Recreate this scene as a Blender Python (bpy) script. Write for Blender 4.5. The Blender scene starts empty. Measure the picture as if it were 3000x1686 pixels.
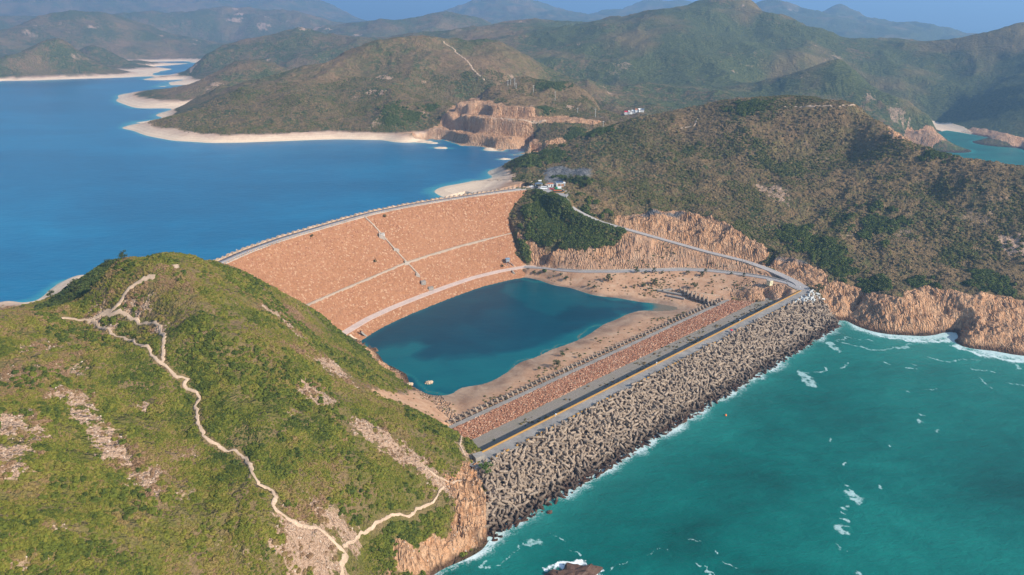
import bpy, bmesh, math, random
import numpy as np
from mathutils import Vector, Matrix, Euler
from mathutils.bvhtree import BVHTree
random.seed(7); RNG = np.random.default_rng(11)
sc = bpy.context.scene; COL = sc.collection
R_ = math.radians

# ---------------------------------------------------------------- camera, sky, sun, exposure
PITCH = 20.45; CAMZ = 225.0; FPX = 2100.0
cd = bpy.data.cameras.new('camera'); cam = bpy.data.objects.new('camera', cd); COL.objects.link(cam)
cam.location = (0, 0, CAMZ); cam.rotation_euler = (R_(90 - PITCH), 0, 0)
cd.sensor_width = 36.0; cd.lens = 36.0 * FPX / 3000.0; cd.clip_start = 1.0; cd.clip_end = 90000.0
sc.camera = cam
SUN_EL = 31.0
SUN_DIR = Vector((0.86 * math.cos(R_(SUN_EL)), -0.51 * math.cos(R_(SUN_EL)), math.sin(R_(SUN_EL)))).normalized()
w = bpy.data.worlds.new('World'); sc.world = w; w.use_nodes = True
nt = w.node_tree; bg = nt.nodes['Background']; sky = nt.nodes.new('ShaderNodeTexSky')
sky.sky_type = 'NISHITA'; sky.sun_disc = False; sky.sun_elevation = R_(SUN_EL)
sky.sun_rotation = math.atan2(SUN_DIR.x, SUN_DIR.y); sky.altitude = 0; sky.air_density = 1.1
sky.dust_density = 1.4; sky.ozone_density = 2.5
nt.links.new(sky.outputs[0], bg.inputs[0]); bg.inputs[1].default_value = 0.12
sl = bpy.data.lights.new('sun', 'SUN'); sun = bpy.data.objects.new('sun', sl); COL.objects.link(sun)
sun.rotation_euler = SUN_DIR.to_track_quat('Z', 'Y').to_euler(); sun.location = (0, 0, 900)
sl.energy = 5.0; sl.angle = R_(0.5); sl.color = (1.0, 0.93, 0.83)
sc.view_settings.view_transform = 'Standard'; sc.view_settings.look = 'None'
sc.view_settings.exposure = 0.68; sc.view_settings.gamma = 1.0; sc.view_settings.use_curve_mapping = False
HAZE_DENSITY = 1.6e-4

# ---------------------------------------------------------------- surveying helpers: photo bearings to metres on the ground
PS, PC = math.sin(R_(PITCH)), math.cos(R_(PITCH))
def ray(px, py):
    v = py - 843.0; r = px - 1500.0
    return r, FPX * PC - v * PS, FPX * PS + v * PC          # right, forward, down
def U(px, py, z):
    r, f, d = ray(px, py); k = (CAMZ - z) / d
    return (r * k, f * k, z)
def RP(px, py, R):
    r, f, d = ray(px, py); k = R / math.hypot(r, f)
    return (r * k, f * k, CAMZ - d * k)
def A(x, y): return (x * 1.1646, y * 1.1646)

_tab = {}
def pnoise(x, y, seed=0):
    if seed not in _tab:
        rg = np.random.default_rng(100 + seed); a = rg.random((256, 256)) * 2 * np.pi
        _tab[seed] = (np.cos(a).astype(np.float32), np.sin(a).astype(np.float32))
    gx, gy = _tab[seed]
    xi = np.floor(x).astype(np.int64); yi = np.floor(y).astype(np.int64)
    fx = x - xi; fy = y - yi; xi &= 255; yi &= 255; x1 = (xi + 1) & 255; y1 = (yi + 1) & 255
    u = fx * fx * fx * (fx * (fx * 6 - 15) + 10); v = fy * fy * fy * (fy * (fy * 6 - 15) + 10)
    a = gx[xi, yi] * fx + gy[xi, yi] * fy; b = gx[x1, yi] * (fx - 1) + gy[x1, yi] * fy
    c = gx[xi, y1] * fx + gy[xi, y1] * (fy - 1); d = gx[x1, y1] * (fx - 1) + gy[x1, y1] * (fy - 1)
    return (a + u * (b - a) + v * ((c + u * (d - c)) - (a + u * (b - a)))) * 1.5
def fbm(x, y, wl, octs, seed=0, gain=0.5, ridged=False):
    s = 0; amp = 1; f = 1.0 / wl
    for o in range(octs):
        n = pnoise(x * f + 17.3 * o, y * f - 9.1 * o, seed + o)
        s = s + amp * ((1 - 2 * np.abs(n)) if ridged else n); amp *= gain; f *= 2.03
    return s
def sstep(a, b, x):
    t = np.clip((x - a) / (b - a), 0, 1); return t * t * (3 - 2 * t)

def seg_dist(X, Y, pts, closed=False, extra=None):
    """distance to a polyline and the interpolated extra value at the nearest point"""
    best = np.full(X.shape, 1e9); val = np.zeros(X.shape)
    P = list(pts); n = len(P)
    for i in range(n if closed else n - 1):
        ax, ay = P[i][0], P[i][1]; bx, by = P[(i + 1) % n][0], P[(i + 1) % n][1]
        dx, dy = bx - ax, by - ay; L = dx * dx + dy * dy + 1e-9
        t = np.clip(((X - ax) * dx + (Y - ay) * dy) / L, 0, 1)
        d = np.hypot(X - ax - t * dx, Y - ay - t * dy); m = d < best
        best = np.where(m, d, best)
        if extra is not None: val = np.where(m, extra[i] + t * (extra[(i + 1) % n] - extra[i]), val)
    return (best, val) if extra is not None else best
def in_poly(X, Y, P):
    ins = np.zeros(X.shape, bool); n = len(P)
    for i in range(n):
        ax, ay = P[i][0], P[i][1]; bx, by = P[(i + 1) % n][0], P[(i + 1) % n][1]
        c = ((ay > Y) != (by > Y)) & (X < (bx - ax) * (Y - ay) / (by - ay + 1e-12) + ax)
        ins ^= c
    return ins
def sdf(X, Y, P):
    d = seg_dist(X, Y, P, True); return np.where(in_poly(X, Y, P), -d, d)
def resample(P, n):
    P = np.array([p[:2] for p in P], float); d = np.r_[0, np.cumsum(np.hypot(*np.diff(P, axis=0).T))]
    t = np.linspace(0, d[-1], n); return np.c_[np.interp(t, d, P[:, 0]), np.interp(t, d, P[:, 1])]
def smooth(P, n, it=12):
    Q = resample(P, n)
    for _ in range(it): Q[1:-1] = 0.25 * Q[:-2] + 0.5 * Q[1:-1] + 0.25 * Q[2:]
    return Q

# ---------------------------------------------------------------- key lines of the two dams
RES, SEA = 45.0, 0.0
CREST_PX = [(633, 766), (699, 737), (815, 696), (905, 670), (1000, 643), (1078, 622), (1194, 599), (1290, 583), (1388, 569), (1450, 560), (1520, 551), (1567, 549)]
TOE_PX = [(1008, 977), (1078, 935), (1155, 900), (1233, 869), (1311, 840), (1388, 814), (1466, 795), (1536, 783)]
cr = [U(x, y, 64.0) for x, y in CREST_PX]; te = [U(x, y, 6.0) for x, y in TOE_PX]
c0 = np.array(cr[0][:2]) + (np.array(cr[0][:2]) - np.array(cr[1][:2])) * 1.2
t0 = np.array(te[0][:2]) + (np.array(te[0][:2]) - np.array(te[1][:2])) * 1.6
t1 = np.array(te[-1][:2]) + (np.array(te[-1][:2]) - np.array(te[-2][:2])) * 1.7
NS = 241
CREST = smooth([c0] + cr, NS, 30)             # upstream edge of the crest road
def offset(P, d):
    T = np.gradient(P, axis=0); T /= np.hypot(T[:, 0], T[:, 1])[:, None]
    return P + np.c_[T[:, 1], -T[:, 0]] * d    # to the right of travel (downstream)
CREST_D = offset(CREST, 10.5)
TOE = smooth([t0] + te + [t1], NS, 30)
TOE_IN = offset(TOE, -3.5); TOE_OUT = offset(TOE, 3.5)

AX0 = np.array([-13.96, 318.18]); AXD = np.array([0.73265, 0.68060]); AXN = np.array([-AXD[1], AXD[0]])
def ST(s, t): return AX0 + AXD * s + AXN * t
def st_of(X, Y):
    dx = X - AX0[0]; dy = Y - AX0[1]; return dx * AXD[0] + dy * AXD[1], dx * AXN[0] + dy * AXN[1]

ROAD_UP = [((1567, 552), 64), ((1605, 562), 64), ((1637, 574), 62), ((1660, 600), 58), ((1699, 624), 52), ((1757, 651), 45.5), ((1854, 678), 38.5), ((2000, 719), 30), ((2078, 741), 26.5), ((2175, 764), 23), ((2233, 783), 20.5), ((2291, 807), 18.2), ((2349, 836), 16.3), ((2340, 850), 16.1)]
ROAD_LO = [((1536, 783), 6.2), ((1590, 786), 7), ((1640, 793), 8.5), ((1700, 797), 10), ((1800, 797), 12), ((1900, 794), 13.5), ((2000, 791), 14.5), ((2078, 794), 15), ((2175, 805), 15.6), ((2248, 816), 15.9), ((2310, 831), 16), ((2345, 845), 16.2)]
def road_pts(L, n):
    W = [U(x, y, z) for (x, y), z in L]; P = np.array(W)
    d = np.r_[0, np.cumsum(np.hypot(*np.diff(P[:, :2], axis=0).T))]; t = np.linspace(0, d[-1], n)
    Q = np.c_[np.interp(t, d, P[:, 0]), np.interp(t, d, P[:, 1]), np.interp(t, d, P[:, 2])]
    for _ in range(6): Q[1:-1] = 0.25 * Q[:-2] + 0.5 * Q[1:-1] + 0.25 * Q[2:]
    return Q
RUP = road_pts(ROAD_UP, 110); RLO = road_pts(ROAD_LO, 110)

# ---------------------------------------------------------------- terrain: surveyed heights, interpolated
Z = []          # (x, y, z)
def addz(L, z=None):
    for p in L: Z.append(U(p[0], p[1], z if z is not None else p[2]))
def addr(L, ridge=False, drop=0.42, back=0.10):
    for p in L:
        x, y, z = RP(*p); Z.append((x, y, z))
        if ridge:
            k = 1 + back; Z.append((x * k, y * k, max(z - drop * back * p[2], 30.0 if x < 0 else 4.0)))
# near left headland
addr([(0, 900, 400), (110, 920, 398), (250, 955, 396), (340, 765, 425), (500, 742, 415), (560, 752, 420), (640, 777, 428), (725, 810, 432), (813, 862, 436), (887, 897, 445), (960, 945, 462)])
addz([(93, 897, 46), (150, 850, 46), (208, 815, 46), (235, 806, 47), (230, 860, 62), (270, 820, 68), (320, 775, 72)])
addz([(600, 900, 94), (450, 850, 97), (400, 950, 84), (300, 975, 82), (800, 1000, 78), (1000, 1100, 50), (1200, 1200, 33), (1390, 1320, 17), (1330, 1262, 9),
      (1100, 1400, 41), (1250, 1350, 29), (700, 1200, 69), (400, 1200, 74), (0, 1200, 91), (200, 1200, 84), (400, 1600, 64), (0, 1600, 80), (800, 1600, 47),
      (1000, 1500, 39), (600, 1400, 60), (550, 1120, 76), (200, 1400, 80), (900, 1300, 54), (1000, 1620, 31), (1150, 1560, 23), (1250, 1500, 18), (1350, 1480, 14),
      (1200, 1640, 11), (1380, 1400, 14), (1100, 1686, 12), (1120, 1180, 36), (1200, 1150, 8), (1262, 1190, 6), (900, 960, 50)])
addz([(1431, 1586), (1419, 1605), (1388, 1627), (1349, 1646), (1295, 1669), (1262, 1692)], 0.0)
addz([(1480, 1640, -8), (1400, 1720, -9), (1300, 1850, -10), (800, 1900, 18), (500, 2000, 42), (0, 2000, 66), (1000, 1900, 2), (-500, 1700, 84), (-500, 1200, 84)])
addz([(0, 893), (60, 893)], 38)
addr([(170, 940, 392), (320, 935, 388), (200, 895, 480), (150, 878, 520), (110, 884, 535), (235, 905, 440)])
addz([(1054, 1004), (1124, 1063), (1190, 1098), (1198, 1124), (1217, 1138), (1252, 1156)], 0.35)
# behind the headland: road, abutment, shore
Z += [(-218, 480, 66), (-190, 455, 72), (-235, 452, 72), (-250, 520, 44), (-300, 500, 47), (-330, 520, 30), (-400, 470, 30), (-520, 430, 34), (-700, 420, 40), (-330, 440, 52), (-380, 640, 25)]
# reservoir bed
addz([(0, 700), (200, 560), (400, 650), (600, 500), (900, 480), (1200, 480), (300, 430), (100, 330), (250, 270), (1380, 480), (-200, 500), (-300, 300), (440, 215), (700, 640), (1000, 560), (1200, 555)], 22)
addz([(1300, 520, 34), (1330, 440, 38), (1450, 470, 36), (1420, 455, 40)])
# crest road abutment and promontory
addz([(1446, 517, 45), (1380, 532, 45), (1300, 547, 45), (1288, 558, 46), (1330, 567, 47), (1420, 550, 49), (1480, 525, 52)])
addz([(1520, 540, 60), (1560, 538, 63), (1600, 545, 64), (1650, 555, 64)])
addr([(1466, 500, 880), (1493, 477, 890), (1543, 450, 905), (1590, 440, 920), (1660, 423, 935), (1738, 392, 950), (1815, 353, 950), (2000, 313, 960), (2110, 296, 960), (2214, 285, 955), (2300, 283, 950), (2388, 289, 935), (2470, 298, 915), (2505, 309, 900), (2575, 361, 870), (2637, 396, 845), (2718, 452, 810), (2815, 456, 810), (2912, 472, 805), (3000, 492, 800), (3150, 500, 800), (3500, 500, 780)], True, 0.5)
addr([(1600, 510, 800), (1690, 500, 800), (1650, 470, 860), (1560, 500, 830), (1730, 560, 740), (1800, 500, 800), (2000, 500, 800), (2000, 400, 880), (2300, 600, 740), (2300, 450, 840), (2150, 550, 760), (2000, 580, 735), (2650, 600, 745), (2650, 750, 672), (2450, 750, 660), (2800, 700, 705),
      (3000, 700, 720), (2500, 450, 850), (2700, 550, 775), (2150, 620, 712), (2400, 700, 680), (3000, 600, 760), (1960, 630, 690), (2078, 640, 688), (2155, 678, 676), (2248, 735, 655), (2320, 765, 648), (2427, 812, 630)])
# sea cliffs on the right
addz([(2443, 939), (2475, 937), (2505, 954), (2563, 973), (2660, 983), (2738, 981), (2785, 980), (2807, 1005), (2854, 1022), (2912, 1028), (2951, 1037), (3000, 1043), (3200, 1060), (3500, 1060)], 0.0)
addz([(2430, 862, 14.5), (2480, 870, 13.5), (2524, 862, 15), (2560, 865, 18), (2602, 865, 21), (2679, 852, 22), (2770, 850, 24), (2854, 869, 24), (2930, 875, 22), (3000, 892, 19.5), (3200, 900, 20),
      (2500, 900, 8), (2600, 925, 10), (2700, 930, 10.5), (2850, 945, 10.5), (2960, 970, 9), (2830, 985, 6)])
addz([(2455, 900, 8), (2440, 885, 10.5), (2472, 915, 4), (2500, 920, 5), (2450, 925, 3)])
addz([(2480, 1010, -8), (2560, 1040, -9), (2700, 1050, -9), (2850, 1090, -9), (3000, 1120, -9), (2200, 1250, -12), (2700, 1300, -12), (3000, 1500, -12), (1700, 1600, -9), (2200, 1600, -12), (3300, 1100, -12), (3500, 1500, -12), (2000, 1900, -12), (3000, 2100, -12)])
# basin between the dams
Z += [tuple(p) + (0.35,) for p in np.array([U(x, y, 0.35)[:2] for x, y in [(1520, 812), (1582, 822), (1660, 841), (1718, 859), (1796, 871), (1854, 881), (1920, 888), (1994, 902)]])]
addz([(1970, 915, 0.6), (1873, 912, 0.35), (1835, 923, 0.35), (1772, 950, 0.35), (1738, 973, 0.35), (1679, 1004, 0.35), (1621, 1024, 0.35), (1563, 1051, 0.35), (1524, 1063, 0.35), (1497, 1086, 0.35), (1427, 1124, 0.35), (1349, 1138, 0.35), (1287, 1160, 0.35)])
addz([(1300, 1000, -6), (1500, 950, -7), (1200, 1040, -5), (1700, 900, -5), (1550, 860, -5), (1600, 980, -4), (1350, 1080, -3)])
for s in range(20, 300, 35): Z.append(tuple(ST(s, 52)) + (2.4,)); Z.append(tuple(ST(s, 40)) + (2.0,))
addz([(1650, 822, 4), (1760, 835, 6), (1900, 840, 6), (2000, 840, 7.5), (2100, 840, 9), (2040, 870, 4.5), (2150, 875, 5), (2200, 862, 11), (2250, 885, 7), (2200, 888, 6), (2300, 862, 13), (2330, 856, 15), (2390, 875, 15), (2415, 905, 5)])
for P in (RUP, RLO):
    for p in P[4:-2:6]: Z.append(tuple(p))
# forest mound and the cut below it
addz([(1606, 572, 62), (1600, 610, 54), (1640, 650, 43), (1560, 640, 47), (1532, 702, 28), (1700, 690, 35), (1640, 725, 25), (1738, 729, 26), (1788, 717, 28), (1640, 770, 12.5), (1776, 787, 13), (1600, 740, 20), (1575, 765, 10.5), (1740, 770, 15.5), (1850, 745, 23), (1950, 765, 18.5), (1850, 780, 14), (2050, 775, 18)])
# far reservoir shores (45 m) ------------------------------------------------------------
SH = [[(359, 377), (419, 394), (485, 408), (563, 415), (660, 418), (776, 415), (1000, 408), (1116, 410), (1248, 410), (1303, 411), (1349, 429), (1408, 439), (1497, 446), (1508, 456)],
      [(359, 377), (388, 359), (431, 361), (480, 345), (475, 330), (536, 312)],
      [(351, 287), (369, 307), (419, 318), (485, 318), (543, 310)], [(351, 287), (404, 272), (470, 256), (497, 243)],
      [(497, 241), (543, 233), (474, 235), (448, 229), (470, 212), (505, 202), (528, 182)],
      [(-300, 240), (0, 237), (144, 239), (233, 231), (330, 212), (388, 198), (466, 186), (528, 181)]]
for L in SH: addz(L, 45.2)
addz([(440, 340, 36), (410, 250, 36), (430, 345, 42)])
addz([(390, 370, 49), (430, 368, 53), (500, 352, 62), (560, 385, 56), (660, 392, 56), (776, 388, 56), (1000, 382, 56), (1116, 388, 55), (440, 262, 57), (420, 285, 55), (520, 290, 57), (480, 222, 57), (540, 215, 59), (144, 218, 60), (0, 215, 60), (280, 205, 58), (400, 180, 58), (1200, 392, 56), (1270, 375, 60)])
addr([(600, 350, 1380), (800, 330, 1330), (1000, 300, 1330), (1235, 250, 1430), (1150, 330, 1240), (1300, 300, 1330), (650, 260, 1650), (620, 300, 1500)])
addr([(1235, 104, 1700), (1160, 112, 1690), (1090, 132, 1680), (1000, 157, 1650), (912, 184, 1600), (815, 215, 1560), (740, 250, 1540), (1349, 124, 1740), (1485, 140, 1750), (1582, 175, 1700), (1637, 217, 1650)], True)
addr([(710, 178, 2080), (640, 196, 2060), (600, 215, 2050), (480, 250, 2030), (780, 185, 2080)], True)
addr([(1000, 220, 1480), (1400, 200, 1500), (1480, 220, 1500), (870, 260, 1430)])
# quarry hill
addr([(1377, 291, 1225), (1427, 260, 1270), (1524, 237, 1320), (1600, 236, 1330), (1660, 239, 1330), (1738, 260, 1300), (1815, 310, 1210), (1838, 341, 1160)], True, 0.4)
addz([(1408, 296, 97), (1485, 316, 94), (1555, 320, 94), (1600, 342, 85), (1660, 345, 83), (1757, 361, 80), (1350, 308, 92), (1400, 338, 81), (1500, 348, 81), (1600, 355, 81), (1700, 362, 79),
      (1340, 385, 59), (1400, 398, 58.5), (1500, 406, 58.5), (1560, 412, 58.5), (1620, 415, 60), (1680, 410, 62), (1700, 390, 70), (1250, 380, 57), (1310, 350, 72), (1230, 360, 65), (1560, 280, 105), (1650, 290, 103), (1740, 320, 93), (1510, 440, 47), (1560, 440, 50)])
addr([(1850, 335, 1420), (1900, 330, 1450), (1960, 330, 1450), (1750, 250, 1600)])
# big peak and eastern range
addr([(2150, -12, 2600), (2085, -8, 2600), (2000, 23, 2600), (1900, 58, 2700), (2210, 5, 2560), (2248, 37, 2500), (2303, 38, 2450), (2349, 70, 2430), (2396, 87, 2420), (2458, 113, 2480), (2512, 116, 2550), (2617, 99, 2600), (2656, 97, 2600), (2699, 116, 2560), (2815, 101, 2500), (2873, 103, 2450), (2963, 74, 2400), (3100, 78, 2350), (3400, 60, 2300)], True)
addr([(2000, 78, 2250), (1860, 92, 2220), (1757, 115, 2180), (1680, 140, 2100), (1600, 168, 2000)], False)
addr([(2200, 200, 2000), (2100, 270, 1650), (1900, 250, 1750), (2200, 110, 2300), (2330, 180, 2050), (2050, 170, 2000), (2000, 300, 1500), (2250, 260, 1700)])
addr([(2466, 188, 1800), (2400, 200, 1800), (2311, 225, 1780), (2524, 225, 1720), (2555, 248, 1690), (2660, 311, 1650), (2722, 353, 1660)], True, 0.45)
addz([(2769, 413), (2738, 420), (2679, 417), (2640, 410), (2734, 373), (2780, 380), (2815, 388), (2904, 404), (2951, 417), (3000, 435), (3150, 440), (3400, 445), ], 0.3)
addz([(2800, 430), (2900, 440), (2750, 405), (2850, 410)], -5); addz([(2680, 450), (2800, 480), (2950, 500), (3100, 480), (3300, 500)], -7)
addz([(2730, 385, 30), (2700, 392, 26), (2660, 385, 26), (2760, 355, 6), (2830, 362, 12), (2950, 385, 24), (3050, 400, 24), (2600, 350, 45)])
addr([(2850, 250, 2100), (2650, 250, 2050), (2560, 150, 2300), (3000, 250, 1950), (2750, 200, 2200)])
# middle range
addr([(1318, 109, 3000), (1400, 90, 3100), (1466, 74, 3200), (1536, 70, 3200), (1621, 76, 3200), (1700, 68, 3200), (1800, 58, 3200), (1854, 62, 3150)], True)
addr([(877, 93, 3000), (820, 105, 2980), (757, 116, 2950), (675, 136, 2850), (600, 160, 2700), (940, 105, 3000), (1000, 112, 3000)], True)
addr([(-200, 130, 2900), (0, 147, 2950), (80, 122, 3000), (171, 105, 3000), (272, 124, 3350), (369, 163, 3300), (404, 176, 3450)], True)
addr([(-200, 90, 4300), (0, 97, 4300), (97, 58, 4300), (175, 39, 4400), (272, 33, 4400), (349, 50, 4500), (446, 78, 4500), (600, 120, 4500), (520, 110, 4600)], True)
addr([(1078, 58, 4200), (1175, 43, 4200), (1303, 23, 4200), (1349, 27, 4200), (1408, 50, 4200), (1446, 78, 4200), (950, 75, 4300)], True)
addr([(446, 25, 5400), (563, 10, 5500), (680, 2, 5600), (800, 14, 5600), (900, 40, 5500), (1000, 55, 5400), (250, 20, 5600), (0, 40, 5600), (-300, 40, 5600)], True)
addr([(-300, -40, 8800), (0, -30, 8800), (300, -50, 9000), (600, -60, 9000), (800, -45, 9000), (939, 0, 9000), (986, 19, 9000), (1023, 35, 9000), (1062, 57, 9000)], True, .3)
addr([(1322, 21, 7600), (1376, 0, 7800), (1465, -42, 8000), (1555, 0, 8000), (1613, 39, 8000), (1625, 17, 8200), (1660, 27, 8200), (1738, 45, 8300), (1776, 47, 8400), (1835, 19, 8500), (1904, 4, 8500), (2000, -10, 8500), (1240, 55, 7600)], True, .3)
addr([(2100, 40, 6500), (2200, 20, 6500), (2270, -8, 6500), (2310, 5, 6500), (2350, 28, 6500), (2388, 43, 6600), (2420, 32, 6800), (2458, 15, 7000), (2481, 21, 7000), (2543, 62, 7000), (2621, 70, 7000), (2718, 91, 7000), (2800, 100, 7000)], True, .3)
for az in (30, 36, 42, 49): Z.append((3300 * math.sin(R_(az)), 3300 * math.cos(R_(az)), 30)); Z.append((4600 * math.sin(R_(az)), 4600 * math.cos(R_(az)), -20))
for az in (33, 40, 49): Z.append((8000 * math.sin(R_(az)), 8000 * math.cos(R_(az)), -30))
for az in range(-48, 50, 12): Z.append((13500 * math.sin(R_(az)), 13500 * math.cos(R_(az)), -40))
for az in range(-48, 50, 16): Z.append((80 * math.sin(R_(az)), 80 * math.cos(R_(az)), 30 if az < -20 else -10))
Z = np.array(Z, float)
cu = np.arctan2(Z[:, 0], Z[:, 1]); cv = np.log(np.hypot(Z[:, 0], Z[:, 1]))
keep = []
for i in range(len(Z)):                              # drop surveyed points that fall on top of one another
    if all((cu[i] - cu[j]) ** 2 + (cv[i] - cv[j]) ** 2 > 0.005 ** 2 for j in keep): keep.append(i)
Z = Z[keep]; cu = cu[keep]; cv = cv[keep]
# keep water bodies from rising: work in compressed height so that distant relief does not ring
CC = 0.012
K = np.sqrt((cu[:, None] - cu) ** 2 + (cv[:, None] - cv) ** 2 + CC * CC)
n = len(Z); M_ = np.zeros((n + 3, n + 3)); M_[:n, :n] = K - np.eye(n) * 0.0016; M_[:n, n] = 1; M_[:n, n + 1] = cu; M_[:n, n + 2] = cv; M_[n:, :n] = M_[:n, n:].T
COEF = np.linalg.solve(M_, np.r_[Z[:, 2], 0, 0, 0])
UA = np.linspace(R_(-50), R_(50), 1301)
VR = np.concatenate([np.linspace(math.log(85), math.log(180), 60)[:-1], np.linspace(math.log(180), math.log(760), 680)[:-1], np.linspace(math.log(760), math.log(1250), 280)[:-1], np.linspace(math.log(1250), math.log(2000), 170)[:-1], np.linspace(math.log(2000), math.log(14000), 430)])
def rbf(ug, vg):
    out = np.empty((len(vg), len(ug)), np.float32); c32 = COEF[:n].astype(np.float32)
    a = cu.astype(np.float32); b = cv.astype(np.float32)
    for i, v in enumerate(vg):
        du = ug.astype(np.float32)[:, None] - a; dv = np.float32(v) - b
        out[i] = np.sqrt(du * du + dv * dv + np.float32(CC * CC)) @ c32 + COEF[n] + COEF[n + 1] * ug + COEF[n + 2] * v
    return out
gu = UA[::2]; gv = VR[::2] if len(VR) % 2 else np.r_[VR[::2], VR[-1]]
H0 = rbf(gu, gv)
# upsample
Hr = np.empty((len(gv), len(UA)), np.float32); Hr[:, ::2] = H0; Hr[:, 1::2] = 0.5 * (H0[:, :-1] + H0[:, 1:])
HH = np.empty((len(VR), len(UA)))
idx = np.clip(np.searchsorted(gv, VR) - 1, 0, len(gv) - 2); tt = ((VR - gv[idx]) / (gv[idx + 1] - gv[idx]))[:, None]
HH[:] = Hr[idx] * (1 - tt) + Hr[idx + 1] * tt
RR = np.exp(VR)[:, None]; XX = RR * np.sin(UA)[None]; YY = RR * np.cos(UA)[None]
AZ = np.broadcast_to(np.degrees(UA)[None], XX.shape); RRb = np.broadcast_to(RR, XX.shape)
BASE = HH.copy()

def flatten(P, w0, w1, sink=0.0):
    x0, x1, y0, y1 = P[:, 0].min() - w1, P[:, 0].max() + w1, P[:, 1].min() - w1, P[:, 1].max() + w1
    m = (XX > x0) & (XX < x1) & (YY > y0) & (YY < y1)
    d, zz = seg_dist(XX[m], YY[m], P[::2], False, P[::2, 2])
    k = 1 - sstep(w0, w1, d); HH[m] = HH[m] * (1 - k) + (zz - sink) * k

# relief: gullies and spurs
isres = (AZ < 1.5) & (RRb > 480) & (RRb < 5000)
lev = np.where(isres, np.abs(HH - RES), np.abs(HH))
amp = sstep(3, 45, lev) * np.where(HH > 0, 1, 0.2) * np.where(isres & (HH < 44), 0, 1)
flat = (XX > -60) & (XX < 260) & (YY > 330) & (YY < 640) & (HH < 22)
amp = np.where(flat, 0, amp)
wx = XX + 22 * fbm(XX, YY, 160, 2, 40); wy = YY + 22 * fbm(XX, YY, 160, 2, 44)
far = sstep(650, 1300, RRb)
def zm(a): return a - np.percentile(a, 62)
HH += amp * (1 - far) * (3.4 * zm(fbm(wx, wy, 90, 4, 1, 0.5, True)) + 1.3 * zm(fbm(wx, wy, 34, 3, 12, 0.5, True)) + 0.5 * fbm(XX, YY, 9, 3, 8))
HH += amp * far * (15.0 * zm(fbm(wx, wy, 330, 6, 20, 0.45, True)) + 1.2 * fbm(XX, YY, 22, 3, 28)) * np.where(RRb > 1050, 1, 0.6)
vf = sstep(3000, 6000, RRb)
HH += vf * 45 * zm(fbm(XX, YY, 1100, 5, 33, 0.5, True)) * (HH > 15)

def Hs(x, y):
    x = np.asarray(x, float); y = np.asarray(y, float)
    u = np.arctan2(x, y); v = np.log(np.maximum(np.hypot(x, y), 1))
    fu = np.clip((u - UA[0]) / (UA[1] - UA[0]), 0, len(UA) - 1.001); iu = fu.astype(int); fu = fu - iu
    iv = np.clip(np.searchsorted(VR, v) - 1, 0, len(VR) - 2); fv = np.clip((v - VR[iv]) / (VR[iv + 1] - VR[iv]), 0, 1)
    return (HH[iv, iu] * (1 - fu) + HH[iv, iu + 1] * fu) * (1 - fv) + (HH[iv + 1, iu] * (1 - fu) + HH[iv + 1, iu + 1] * fu) * fv
_rs = np.exp(np.linspace(math.log(120), math.log(11000), 5200))
def HIT(px, py, zmin=-50):
    r, f, d = ray(px, py); k = _rs / math.hypot(r, f)
    x = r * k; y = f * k; z = CAMZ - d * k; h = np.maximum(Hs(x, y), zmin); i = np.argmax(h > z)
    if i == 0: i = len(_rs) - 1 if h[0] < z[0] else 1
    a = (z[i - 1] - h[i - 1]) / ((z[i - 1] - h[i - 1]) - (z[i] - h[i]) + 1e-9); a = min(max(a, 0), 1)
    return np.array([x[i - 1] + a * (x[i] - x[i - 1]), y[i - 1] + a * (y[i] - y[i - 1])])
def WP(L): return [HIT(*p) for p in L]

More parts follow.
